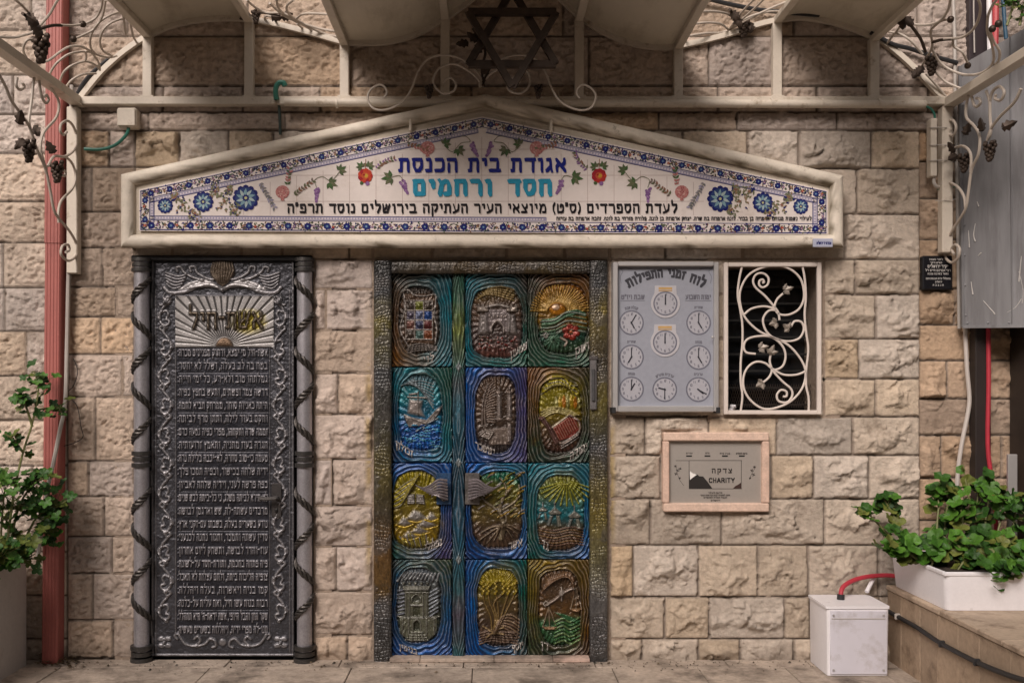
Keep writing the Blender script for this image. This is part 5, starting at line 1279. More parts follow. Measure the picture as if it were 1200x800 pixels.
# ---------------------------------------------------------------- barred window
wd = thing('barred_window', P(905, 486, .0), 'small dark window behind a white frame of curling wrought-iron scrolls and leaves', 'window')
WDp = .045
M_WHITEIRON = mat('white_painted_iron', (.66, .59, .54), rough=.45, n1=(.05, 6), bump=(.0005, 50), dirt=((.30, .22, .15), 16, .64, .8))
m = MB()
m.pbox(848.5, 307.5, 853.5, 485.5, .02, WDp, .003); m.pbox(958, 307.5, 963, 485.5, .02, WDp, .003)
m.pbox(853.7, 307.5, 957.8, 312.3, .02, WDp, .003); m.pbox(853.7, 480.5, 957.8, 485.5, .02, WDp, .003)
fr = mk('frame', m, M_WHITEIRON, wd)
GP = (P(900, 400, .033), Vector((0, 1, 0)))
WG = [[(105,45),(90,110),(82,190),(95,270),(105,340),(105,430),(97,520),(97,620),(105,690),(97,762)], [(400,45),(412,110),(418,200),(412,290),(420,380),(430,460),(420,560),(420,640),(432,700),(432,762)],
 [(250,400),(180,365),(120,305),(95,240),(95,170),(130,100),(190,62),(270,47),(340,65),(390,110),(408,170),(405,220),(380,265),(330,290),(285,285),(264,255),(275,215),(305,185)],
 [(203,133),(212,128),(205,116),(190,122),(188,142),(205,155),(230,140),(233,108),(208,86),(175,90),(158,120),(170,155),(215,195),(250,235),(280,275),(288,315)],
 [(112,290),(150,260),(210,248),(262,258)], [(275,268),(235,270),(207,310),(220,365),(262,405),(330,420),(385,405),(408,360),(395,325),(362,322),(345,348)],
 [(170,482),(125,475),(112,445),(130,410),(185,395),(250,400),(300,440),(318,490),(305,540),(270,560),(248,552),(215,527),(170,522),(130,550),(110,600),(115,660),(150,715),(210,752),(280,745),(350,710),(400,650),(417,580),(400,520),(350,455),(300,420),(250,400)],
 [(245,480),(240,520),(250,560),(238,595),(208,622)], [(416,568),(370,585),(310,585),(255,562),(300,615),(345,655),(350,690),(325,720),(285,715),(275,685),(295,660),(322,668),(322,690),(305,692)]]
m = MB(); strokes(m, [sp(p, 845, 300, 4.208) for p in WG], GP, .0074, 7, .02); gl = mk('scroll_grille', m, M_WHITEIRON, wd, True)
for x, y, a in ((312,168,.3),(272,328,3.4),(335,358,2.6),(190,453,.2),(245,478,1.3),(204,625,3.6)):
    m = MB(); c = P(845+x/4.208, 300+y/4.208, .045)
    for k in (-1.1, 0, 1.1): ironleaf(m, c, a+k, .044 if k == 0 else .034)
    mk('iron_leaf', m, mat_leafiron if 'mat_leafiron' in globals() else globals().setdefault('mat_leafiron', mat('gilt_grey_iron', (.36, .32, .28), rough=.5, metal=.3, n1=(.2, 20))), wd, True)
m = MB(); a = P(852, 484); b = P(961, 310); m.box(a.x, b.x, .262, .27, a.z, b.z); mk('pane', m, mat('dark_glass', (.010, .011, .013), rough=.12, spec=.5), wd)
m = MB()
for k in range(8):
    z = P(0, 476-k*20.5).z; m.box(a.x+.004, b.x-.004, .195, .235, z, z+.012, .002, (.014, .0135, .013)); 
mk('louvre', m, mat('dark_louvre', vcol=True, rough=.6, n1=(.2, 10)), wd)
m = MB()
for k in range(40):
    u = 853+k*2.75; m.tube([P(u, 450, -.16), P(u+9, 477, -.16)], .0012, 4, 1); m.tube([P(u+9, 450, -.16), P(u, 477, -.16)], .0012, 4, 1)
mk('wire_mesh', m, M_BLACKIRON, wd)
m = MB(); rr = random.Random(2)
for k in range(9): c = P(856+rr.uniform(0, 5), 481-rr.uniform(1, 6), -.01-rr.random()*.05); m.ball(c, rr.uniform(.008, .017), 6, 4, None, (1, .8, .7))
tag(mk('crumpled_paper', m, M_WHITE), 'scrap of crumpled white paper in the lower left corner of the barred window', 'litter')

# ---------------------------------------------------------------- charity box
ch = thing('charity_plate', P(840, 600, .0), 'steel charity slot plate lettered CHARITY in a pink stone frame', 'charity box')
M_PINK = mat('pink_stone', vcol=True, rough=.7, n1=(.16, 18), n2=(.12, 90), bump=(.0016, 60))
pk = (.62, .46, .37)
for rc, nm in (((778, 506.5, 901.5, 516.5), 0), ((778, 589.5, 901.5, 599.5), 1)):
    m = MB(); m.pbox(*rc, .0, .052, .005, tuple(x*random.Random(nm).uniform(.95, 1.06) for x in pk)); mk('frame_stone', m, M_PINK, ch)
for rc in ((777, 516.8, 784.6, 589.2), (893.6, 516.8, 902, 589.2)):
    m = MB(); m.pbox(*rc, .0, .050, .005, (.60, .43, .345)); mk('frame_stone', m, M_PINK, ch)
M_STEEL = mat('brushed_steel', (.50, .465, .43), rough=.42, metal=.55, n1=(.06, 3), n2=(.03, 80))
m = MB(); m.pbox(784, 516, 894, 590, .0, .022); plate = mk('steel_plate', m, M_STEEL, ch)
pn = Pen(.0226); DKI = (.035, .028, .025)
for u in (807.5, 829, 849.5, 869.3): pn.m.sheet([(u-3.4, 533.3), (u+3.4, 533.3), (u+3.4, 534.9), (u-3.4, 534.9)], pn.up(), (.008, .007, .007))
for p, q in (((807.3,539.3),(869.5,539.3)), ((807.3,572.4),(869.5,572.4)), ((807.5,539.3),(807.5,572.4)), ((868.7,539.3),(868.7,572.4)), ((792,539.4),(807,539.4))): pn.line([p, q], .6, DKI)
pn.m.sheet([(807.8,551.2),(811,556),(816,554.5),(819.5,557.6),(824,558),(829,564),(834.8,572),(807.8,572)], pn.up(), (.02, .017, .016))
pn.m.sheet([(808.2,551.5),(812.5,554.6),(817,555.6),(811.5,559.5),(808.6,562)], pn.up(), (.80, .78, .76)); pn.m.sheet([(859,572),(862,569),(865,567.5),(868.4,565),(868.4,572)], pn.up(), (.05, .025, .02))
pn.line([(792,545),(793.5,553),(796,561),(800,567),(801.5,568.6)], .4, DKI)
for x, y, s_ in ((791.5,546,2),(794,551,2.6),(797,549,2),(792,555,2.2),(796.5,560,1.8)):
    for k in range(4): pn.leaf(x, y, k*1.6+.4, s_, 1.1, DKI)
pn.line([(886,546),(882,553),(878,561)], .4, DKI)
for x, y, s_ in ((881,551,2.2),(884,547,2),(883,556,2.6),(879,560,1.6)):
    for k in range(4): pn.leaf(x, y, k*1.6+.4, s_, 1.1, DKI)
mk('engraving', pn.m, M_PRINT, plate)
m = MB(); write(m, 'CHARITY', 830.5, 861, 559.5, 565.5, .0242, (.085, .095), (.02, .016, .015), ltr=True, skew=0); mk('lettering', m, M_PRINT, plate)
m = MB(); write(m, 'צדקה', 834, 858, 548.8, 554, .0242, (.08, .12), (.05, .042, .038), gap=.3); mk('lettering', m, M_PRINT, plate)
m = MB()
for s_, a, b, v in (('עניים', 804, 811.5, 530), ('ת״ת', 826.5, 831.5, 530), ('בנין בית', 843.5, 855.5, 530.4), ('צדקה לחולים', 862.5, 875.8, 530.4), ('תרומה לעילוי', 830, 846.5, 576.4), ('תזכו למצות רבות ובריאות הגוף', 821, 855.5, 579.2), ('לכבוד התורה והלומדים', 824.5, 852, 582), ('ירושלים', 833, 844, 585.3)):
    write(m, s_, a, b, v, v+1.6, .0242, (.10, .13), (.03, .025, .022))
mk('lettering', m, M_PRINT, plate)

# ---------------------------------------------------------------- black memorial plaque
pq = thing('memorial_plaque', P(1099, 339, .0), 'small black plaque with white Hebrew lines below the right canopy post', 'plaque')
m = MB(); m.pbox(1081.5, 299.5, 1116.5, 339.5, -.02, .022, .005, (.012, .012, .014)); pb = mk('plate', m, mat('black_enamel', (.010, .010, .013), rough=.25, n1=(.1, 10)), pq)
m = MB()
for s_, a, b, v, h in (('לזכר נשמת', 1089, 1105, 303, 2.0), ('האיש היקר', 1090, 1104, 306.8, 2.0), ('יקיר ירושלים', 1087, 1111, 310.5, 3.2), ('רבי אברהם חיים ז״ל', 1084.5, 1114, 315.6, 2.4), ('נפטר בשיבה טובה', 1087, 1111.5, 319.8, 2.0), ('מתפללי בית הכנסת הזה', 1085, 1114, 325.4, 2.0), ('ת נ צ ב ה', 1093, 1106, 333, 2.0), ('ירושלים', 1096, 1104, 329.4, 1.8)):
    write(m, s_, a, b, v, v+h, .0226, (.07, .10), (.5, .48, .46))
mk('lettering', m, M_PRINT, pb)

# ---------------------------------------------------------------- drainpipe, conduits, cables, junction box
dp = thing('drainpipe', P(58, 772, .05), 'red square-section drainpipe running down the left end of the facade', 'drainpipe')
def leanbox(name, prof, z0, z1, xa, xb, mt, parent):
    """upright channel with profile (x, depth) sliding from xa at the foot to xb at the top"""
    m = MB(); n = len(prof); vs = [(xa+x, -d, z0) for x, d in prof]+[(xb+x, -d, z1) for x, d in prof]
    fs = [(i, (i+1) % n, n+(i+1) % n, n+i) for i in range(n)]+[tuple(range(n))[::-1], tuple(range(n, 2*n))]
    m.add(vs, fs); return mk(name, m, mt, parent)
w2 = .042
prof = [(-w2,.012),(-w2,.085),(-w2+.006,.092)]
for k in range(4):
    x = -w2+.014+k*.0175; prof += [(x,.092),(x+.002,.0895),(x+.005,.0895),(x+.007,.092)]
prof += [(w2-.006,.092),(w2,.085),(w2,.012)]
xf = P(58.5, 690, .09).x; xt = P(64, 0, .09).x; dz = (xt-xf)/(P(0,0,.09).z-P(0,690,.09).z)
zj = P(0, 278, .09).z
leanbox('pipe_length', prof, .0, zj, xf-dz*P(0,690,.09).z, xf+dz*(zj-P(0,690,.09).z), M_RED, dp)
prof2 = [(x*1.06, .012+(d-.012)*1.05) for x, d in prof]
leanbox('pipe_length', prof2, zj-.03, 4.6, xf+dz*(zj-.03-P(0,690,.09).z), xf+dz*(4.6-P(0,690,.09).z), M_RED, dp)
def cable(name, label, cat, pts, r_, mt, group=None, sub=6, n=8):
    m = MB(); m.tube(pts, r_, n, sub); return tag(mk(name, m, mt, None, True), label, cat, group)
cable('conduit', 'grey conduit running down beside the red drainpipe and bending away at its foot', 'conduit', [P(84,100,.05), P(82.5,250,.05), P(80,330,.05), P(78.5,400,.055), P(76.5,470,.075), P(70,505,.11), P(62,545,.125), P(54,580,.13), P(49,620,.12), P(44,655,.12)], .011, M_CONDUIT, sub=5)
cable('conduit', 'thin pale conduit along the wall just behind the left canopy post', 'conduit', [P(84,118,.02), P(83,200,.02), P(80.5,330,.02)], .006, M_CONDUIT)
cable('electric_wire', 'thin dark wire looping on the stone beside the left drainpipe', 'wire', [P(86,420,.03), P(91,435,.03), P(86,452,.03), P(78,462,.03), P(90,475,.03), P(95,500,.035), P(97,512,.035), P(86,519,.03), P(72,523,.03)], .0022, M_RUBBER)
jb = MB(); jb.pbox(136.5, 126, 159.5, 148.5, -.0, .075, .008); jb.pbox(138, 127.5, 158, 147, .075, .079, .003)
tag(mk('junction_box', jb, M_IRON), 'cream square junction box under the left end of the canopy beam', 'junction box')
cable('green_cable', 'green cable drooping from the junction box to the left canopy post', 'cable', [P(151,149,.05), P(148,158,.05), P(135,170,.04), P(118,175,.035), P(99,174.5,.03)], .009, M_GREEN)
cable('black_cable', 'black cable end behind the arch bar over the red drainpipe', 'cable', [P(132,66,.03), P(122,74,.035), P(108,86,.035), P(98,98,.03), P(90,112,.03), P(88,118,.03)], .012, M_RUBBER)
gl_ = MB(); gl_.tube([P(324,117,.065), P(323,106,.07), P(326,98,.07), P(332,97,.07), P(334,101,.068)], .014, 8, 5)
tag(mk('green_cable', gl_, M_GREEN, None, True), 'short green cable loop poking up over the canopy beam left of the gable', 'cable')
cable('green_cable', 'thin dark green lead hanging from the canopy beam to the gable moulding', 'cable', [P(327,124,.03), P(328,140,.03), P(328.5,158,.03)], .008, mat('dark_green_cable', (.03,.05,.045), rough=.5, n1=(.1, 20)), sub=3)
cp = thing('conduit_pipe', P(560, 120, .06), 'long cream round conduit pipe strapped along the front of the canopy beam', 'conduit')
m = MB(); m.tube([P(334,119.5,.078), P(560,121,.078), P(830,121.5,.078), P(1084,122.5,.078)], .0215, 12, 4); mk('pipe', m, M_IRON, cp, True)
for u in (395, 660, 904, 963, 1030): m = MB(); m.tube([P(u-1.3,121.2,.078), P(u+1.3,121.2,.078)], .0255, 12, 1); mk('pipe_clip', m, M_IRON, cp, True)
cable('green_cable', 'green cable curving from the pipe end into the box on the right canopy post', 'cable', [P(1082,124,.075), P(1090,127,.07), P(1094.5,133,.06), P(1095.5,139,.055)], .006, M_GREEN)
eb = thing('conduit_box', P(1095, 208, .05), 'narrow upright cream cable box tied to the right canopy post', 'cable box')
m = MB(); m.pbox(1091, 138.5, 1098.5, 206.5, .02, .075, .004); mk('casing', m, M_IRON, eb)
for v in (150, 170.5, 188.5): m = MB(); m.tube([P(1089,v,.06), P(1092,v-.3,.08), P(1100,v-.6,.082), P(1108,v-.4,.078), P(1110.5,v,.04)], .0028, 6, 4); mk('tie_wire', m, M_CONDUIT, eb, True)
m = MB(); m.tube([P(1094.5,206,.05), P(1094.5,214,.05), P(1098,219,.045), P(1101,219,.02)], .009, 8, 5); mk('bent_pipe', m, M_CONDUIT, eb, True)
cable('electric_wire', 'thin pale wire stretched from the right canopy post to the grey metal sheet', 'wire', [P(1096,235,.07), P(1110,235,.075), P(1126,232,.10)], .0018, M_CONDUIT)
cable('electric_wire', 'thin pale wire stretched low behind the scrolls of the right canopy post', 'wire', [P(1098,222,.03), P(1110,222,.03), P(1124,217,.08)], .0024, M_GREEN)
cable('black_cable', 'thick black cable sloping across the upper wall above the right arch', 'cable', [P(1020,38,.05), P(1046,52,.05), P(1066,57,.05), P(1090,65,.05), P(1122,74,.05)], .012, M_RUBBER)
cable('black_cable', 'thick black cable crossing the upper wall above the notice board', 'cable', [P(820,-4,.05), P(850,4,.05), P(885,11,.05), P(912,14,.05), P(960,18,.05)], .012, M_RUBBER)
cable('conduit', 'pale vertical conduit on the upper wall right of the canopy', 'conduit', [P(1116,-60,.04), P(1117,0,.04), P(1119,50,.04), P(1119,80,.04), P(1122,240,.03), P(1124,385,.03)], .009, M_CONDUIT, sub=3)

# ---------------------------------------------------------------- right end: grey sheet, dark post, pipes
gp = thing('metal_sheet', P(1170, 384, .12), 'large scratched grey metal sheet enclosing the stair at the upper right', 'metal panel')
m = MB(); A = P(1124, 78, .10); B = P(1300, -24, .55); Cq = P(1300, 381, .55); Dq = P(1128, 383, .10)
off = Vector((.010, .018, 0)); vs = [A, B, Cq, Dq]+[q+off for q in (A, B, Cq, Dq)]
m.add(vs, [(0,1,2,3)[::-1],(4,5,6,7),(0,4,5,1)[::-1],(1,5,6,2)[::-1],(2,6,7,3)[::-1],(3,7,4,0)[::-1]]); mk('sheet', m, M_GALV, gp)
m = MB(); m.tube([A+Vector((0,-.004,0)), Dq+Vector((0,-.004,0))], .010, 4, 1, square=True); m.tube([Dq+Vector((0,-.004,0)), Cq+Vector((0,-.004,0))], .010, 4, 1, square=True); mk('edge_strip', m, M_GALV, gp)
nn = (B-A).cross(Dq-A).normalized(); 
if nn.y > 0: nn = -nn
plg = (A+nn*.003, nn); m = MB(); rr = random.Random(12)
for pts in ([(1143,262),(1141,275),(1143,283)], [(1152,352),(1160,361),(1166,368)], [(1194,318),(1199,340),(1198,355)], [(1146,300),(1150,296)], [(1197,300),(1194,330)], [(1135,270),(1136,290)], [(1180,366),(1190,360),(1197,350)], [(1145,236),(1147,242)], [(1138,330),(1140,345)]):
    m.tube([hit(u, v, *plg) for u, v in pts], .0035, 5, 4, taper=(.4, 1))
mk('scratch', m, mat('bare_scratch', (.5, .48, .46), rough=.6, n1=(.2, 40)), gp)
dk = MB(); a = P(1139, 775, .03); b = P(1157, 386, .03); dk.box(a.x, b.x, -.07, -.0, .38, b.z+.1, .004)
tag(mk('dark_post', dk, mat('dark_brown_steel', (.022, .016, .015), rough=.5, n1=(.2, 8))), 'dark brown square post below the grey metal sheet', 'post')
dk = MB(); a = P(1183, 775, .0); b = P(1262, 382, .0); dk.box(a.x, b.x, -.16, .0, .38, b.z+.1, .004)
tag(mk('dark_shutter', dk, mat('dark_brown_timber', (.030, .021, .017), rough=.55, n1=(.25, 6), n2=(.15, 60))), 'dark brown shutter at the far right edge under the grey metal sheet', 'shutter')
cable('white_conduit', 'white bent conduit dropping from the grey metal sheet behind the potted plants', 'conduit', [P(1131,384,.04), P(1133,430,.04), P(1136,465,.04), P(1134,485,.04), P(1127,520,.04), P(1122,560,.04), P(1119,640,.04)], .011, mat('white_conduit_plastic', (.5, .46, .43), rough=.5, n1=(.06, 8)), sub=4)
cable('red_cable', 'crimson hose running straight down beside the dark brown post', 'hose', [P(1158,384,.075), P(1158.5,450,.075), P(1157.5,520,.075), P(1162,560,.08), P(1166,585,.10), P(1168,640,.12)], .0115, M_HOSE, sub=4)
ss = MB(); a = P(1181, 665, .17); b = P(1192, 532, .17); ss.box(a.x, b.x, -.175, -.155, .40, b.z, .003)
tag(mk('steel_strip', ss, M_ALU), 'upright bright steel strip behind the plants at the far right', 'metal strip')
# tall window strip and hoses above the sheet
tw = MB(); a = P(1133, 110, .02); b = P(1156, -120, .02); tw.box(a.x, b.x, -.05, .0, a.z, b.z, .003); tag(mk('upper_window', tw, mat('dark_plum_frame', (.035, .026, .030), rough=.4, n1=(.1, 10))), 'dark upright window frame above the grey metal sheet', 'window frame')
cable('conduit', 'thin grey rod in front of the dark window frame above the sheet', 'rod', [P(1141,-60,.06), P(1141,10,.06), P(1142,62,.06)], .004, M_CONDUIT, sub=2)
cable('white_pole', 'white pole rising behind the grey metal sheet at the top right', 'pole', [P(1158.5,-80,.12), P(1159,0,.12), P(1160,60,.12)], .013, M_WHITE, sub=2)
cable('red_pole', 'red pole rising behind the grey metal sheet at the top right', 'pole', [P(1167,-80,.13), P(1167,0,.13), P(1166,60,.13)], .016, mat('red_paint', (.45, .05, .06), rough=.4, n1=(.08, 10)), sub=2)
cable('blue_pole', 'dark blue pole beside the red one at the top right', 'pole', [P(1174,-80,.14), P(1175.5,0,.14), P(1179,46,.14)], .010, mat('blue_paint', (.02, .08, .14), rough=.4, n1=(.08, 10)), sub=2)

# rivets and a seam on the sheet
m = MB(); ex = (B-A).normalized(); ey = (Dq-A).normalized(); nrm2 = nn
for k in range(9):
    m.ball(A.lerp(Dq, .04+.115*k)+ex*.018+nn*.002, .006, 7, 4, None, (1, .6, 1))
for k in range(7): m.ball(Dq.lerp(Cq, .04+.15*k)-ey*.02+nn*.002, .006, 7, 4, None, (1, .6, 1))
mk('rivets', m, M_GALV, gp)
m = MB(); s0, s1 = A.lerp(B, .36)+nn*.002, Dq.lerp(Cq, .36)+nn*.002; m.tube([s0, s1], .004, 4, 1, square=True); mk('seam', m, M_GALV, gp)

# ---------------------------------------------------------------- stone ledge on the right
LX = 2.122
led = thing('stone_ledge', (2.8, -.9, 0), 'low stone ledge with a smooth tan side running towards the viewer at the right', 'ledge')
M_LEDGE = mat('tan_slab', vcol=True, rough=.7, n1=(.12, 5), n2=(.1, 40), bump=(.0015, 40), dirt=((.16, .11, .075), 6, .54, .72))
y = -.012; rr = random.Random(31)
while y > -2.3:
    L = rr.uniform(.17, .30); c = rr.uniform(.85, 1.08); m = MB(); m.box(LX, LX+.05, y-L+.0015, y-.0015, -.01, .372, .002, (.42*c, .315*c, .225*c)); mk('face_slab', m, M_LEDGE, led); y -= L
y = -.012
while y > -2.3:
    L = rr.uniform(.5, .8); c = rr.uniform(.92, 1.05); m = MB(); m.box(LX-.008, 3.6, y-L+.0015, y-.0015, .374, .40, .005, (.46*c, .36*c, .27*c)); mk('top_slab', m, M_LEDGE, led); y -= L
m = MB(); m.box(LX+.052, 3.55, -2.28, -.02, -.01, .372, 0, (.3, .24, .18)); mk('core', m, M_LEDGE, led)
pf = (Vector((LX-.014, 0, 0)), Vector((1, 0, 0)))
cbl = thing('clipped_cable', hit(1052, 722, *pf), 'thick black cable clipped along the tan side of the stone ledge', 'cable')
m = MB(); m.tube([Vector((LX-.05, -.02, .29)), hit(1050,721,*pf), hit(1075,735,*pf), hit(1102,753,*pf), hit(1144,775,*pf), hit(1180,790,*pf), hit(1215,801,*pf), hit(1300,828,*pf)], .0115, 10, 5); mk('cable_run', m, M_RUBBER, cbl, True)
for u, v in ((1052, 722), (1104, 754), (1145, 775.5)):
    h = hit(u, v, *pf); m = MB(); m.box(h.x-.016, h.x+.013, h.y-.007, h.y+.007, h.z-.016, h.z+.016, .004); mk('cable_clip', m, M_CONDUIT if u < 1060 else M_RUBBER, cbl)

# ---------------------------------------------------------------- white box with hose
wb = thing('white_box', (1.85, -.17, 0), 'white plastic utility box on the pavement against the wall at the right', 'plastic box')
m = MB(); x0, x1, y0, y1, z1 = 1.695, 2.005, -.318, -.045, .338
def taperbox(m, x0, x1, y0, y1, z0, z1, t, b=.012):
    r8 = []; 
    for z, e in ((z0, -t), (z1, 0)):
        for cx, cy, a0 in ((x1+e-b, y0-e+b, -90), (x1+e-b, y1+e-b, 0), (x0-e+b, y1+e-b, 90), (x0-e+b, y0-e+b, 180)):
            for k in range(4): an = math.radians(a0+30*k); r8.append((cx+b*math.cos(an), cy+b*math.sin(an), z))
    n = 16; m.add(r8, [(i, (i+1) % n, n+(i+1) % n, n+i) for i in range(n)]+[tuple(range(n))[::-1], tuple(range(n, 2*n))])
taperbox(m, x0, x1, y0, y1, .004, z1, .003); mk('tub', m, M_WHITE, wb, True)
m = MB(); taperbox(m, x0-.006, x1+.004, y0-.005, y1+.006, z1+.001, z1+.014, 0, .010); mk('lid', m, M_WHITE, wb, True)
m = MB(); taperbox(m, x0+.016, x1-.010, y0-.0045, y0+.01, .014, z1-.010, 0, .003); mk('front_panel', m, mat('greyed_white_plastic', (.62, .61, .68), rough=.5, n1=(.05, 5), dirt=((.36, .33, .32), 7, .52, .78)), wb, True)
m = MB()
for x in (x0+.03, x1-.03):
    for z in (.035, z1-.03): m.tube([Vector((x, y0-.006, z)), Vector((x, y0-.010, z))], .0055, 10, 1)
mk('screws', m, M_ALU, wb, True)
m = MB(); m.box(x0+.02, x1-.02, y0-.0065, y0-.004, z1-.05, z1-.046, 0); mk('seam', m, M_CONDUIT, wb)
m = MB(); m.tube([Vector((1.82, -.16, z1+.013)), Vector((1.822, -.158, z1+.04))], .019, 12, 1); mk('hose_gland', m, M_RUBBER, wb, True)
cable('red_hose', 'red hose arching from behind the white plastic box to the ledge', 'hose', [Vector((1.82, -.16, .36)), Vector((1.84, -.13, .405)), Vector((1.90, -.10, .435)), Vector((1.99, -.07, .452)), Vector((2.10, -.05, .456)), Vector((2.16, -.05, .45))], .012, M_HOSE)
cable('white_pipe', 'short white pipe stub sticking out behind the white plastic box', 'pipe', [Vector((1.985, -.08, .375)), Vector((2.015, -.055, .41)), Vector((2.04, -.03, .435))], .011, M_WHITE, sub=2)

# ---------------------------------------------------------------- planters and plants
def tub(name, label, x0, x1, y0, y1, z0, z1, mt, t=.012, b=.02):
    th_ = thing(name, ((x0+x1)/2, (y0+y1)/2, z0), label, 'planter')
    m = MB(); taperbox(m, x0, x1, y0, y1, z0, z1-.014, t, b); mk('tub', m, mt, th_, True)
    m = MB(); q = .012
    for a in ((x0-.004, x1+.004, y0-.004, y0+q), (x0-.004, x1+.004, y1-q, y1+.004)): m.box(a[0], a[1], a[2], a[3], z1-.0138, z1+.006, .004)
    for a in ((x0-.004, x0+q, y0+q+.0004, y1-q-.0004), (x1-q, x1+.004, y0+q+.0004, y1-q-.0004)): m.box(a[0], a[1], a[2], a[3], z1-.0138, z1+.006, .004)
    mk('rim', m, mt, th_)
    m = MB(); rr = random.Random(5); nx, ny = 24, 10; vs = []
    for j in range(ny+1):
        for i in range(nx+1): vs.append((x0+q+(x1-x0-2*q)*i/nx, y0+q+(y1-y0-2*q)*j/ny, z1-.008+rr.uniform(-.006, .008)))
    m.add(vs, [(j*(nx+1)+i, j*(nx+1)+i+1, (j+1)*(nx+1)+i+1, (j+1)*(nx+1)+i) for j in range(ny) for i in range(nx)]); mk('soil', m, mat('soil', (.045, .032, .024), rough=.95, n1=(.4, 40), bump=(.01, 60)), th_)
    return th_
tub('white_planter', 'long white plastic planter full of geraniums on the stone ledge', 2.128, 3.05, -.655, -.035, .402, .578, M_WHITE, .014, .03)
tub('grey_planter', 'tall pale grey planter box at the left edge in front of the drainpipe', -3.15, -2.405, -.80, -.10, .0, .55, mat('pale_planter', (.47, .44, .41), rough=.7, n1=(.08, 4), n2=(.05, 50), dirt=((.22, .18, .14), 5, .6, .8)), .0, .02)
def leafdisc(m, c, nrm_, R_, col, rr, lobes=5, pointed=False):
    nrm_ = nrm_.normalized(); a = nrm_.orthogonal().normalized(); b = nrm_.cross(a); ph = rr.uniform(0, 6.28); n = 20
    vs = [c-nrm_*R_*.16]; cs = [tuple(x*.8 for x in col)]
    for ring, f in ((0, .55), (1, 1.)):
        for k in range(n):
            an = 2*math.pi*k/n
            if pointed: q = .62+.38*abs(math.cos(an*2.5))**1.4
            else: q = .90+.10*math.cos(an*lobes*1)+.04*math.cos(an*14)
            notch = 1-.75*max(0, math.cos(an))**24
            rr_ = R_*f*(q if ring else (q+1)/2)*(notch if ring else (notch+1)/2)
            cup = (.10 if ring else .0)*R_+R_*.09*math.sin(an*lobes)*f
            an2 = an+ph
            vs.append(c+a*(rr_*math.cos(an2))+b*(rr_*math.sin(an2))+nrm_*cup)
    fs = [(0, 1+k, 1+(k+1) % n) for k in range(n)]+[(1+k, 1+n+k, 1+n+(k+1) % n, 1+(k+1) % n) for k in range(n)]
    o = len(m.v); m.v += [tuple(v) for v in vs]; m.f += [tuple(i+o for i in f) for f in fs]
    var = rr.uniform(.85, 1.1)
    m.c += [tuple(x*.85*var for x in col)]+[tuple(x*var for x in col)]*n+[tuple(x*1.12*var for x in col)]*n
def plant(name, label, stems, seed, Rm, cols, pointed=False, spread=.07, per=9, base=None):
    rr = random.Random(seed); t = thing(name, base or stems[0][0][0], label, 'plant'); fm = MB(); sm = MB()
    for pts, cnt, sprd, rs in stems_iter(stems):
        cnt = int(cnt*1.45)
        sm.tube(pts, .0055, 6, 4, taper=(1.2, .6))
        p = catmull(pts, 6)
        for k in range(cnt):
            f = 1-abs(rr.gauss(0, .30)); f = min(max(f, .15), 1); q = p[int(f*(len(p)-1))]
            off = Vector((rr.gauss(0, 1), rr.gauss(0, 1), rr.gauss(0, .8)))*sprd; c = q+off
            if c.y > -.03: c.y = -.03-rr.random()*.04
            nrm_ = Vector((rr.gauss(0, .45), -.55+rr.gauss(0, .35), .75+rr.gauss(0, .3)))
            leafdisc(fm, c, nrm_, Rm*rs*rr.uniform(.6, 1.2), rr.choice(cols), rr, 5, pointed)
            if rr.random() < .6: sm.tube([q, (q+c)/2+Vector((0, 0, -.008)), c-nrm_.normalized()*Rm*.12], .0018, 5, 3)
    mk('foliage', fm, M_LEAF, t, 'full'); mk('stems', sm, M_STEM, t, True); return t
def stems_iter(st):
    for s_ in st:
        pts, cnt, sprd = s_[:3]; rs = s_[3] if len(s_) > 3 else 1.; yield pts, cnt, sprd, rs
GC = [(.034, .105, .010), (.052, .145, .014), (.020, .066, .008), (.066, .17, .018), (.026, .08, .010), (.12, .14, .028)]
z0 = .575
S_ = lambda *uvd: [P(u, v, d) for u, v, d in uvd]
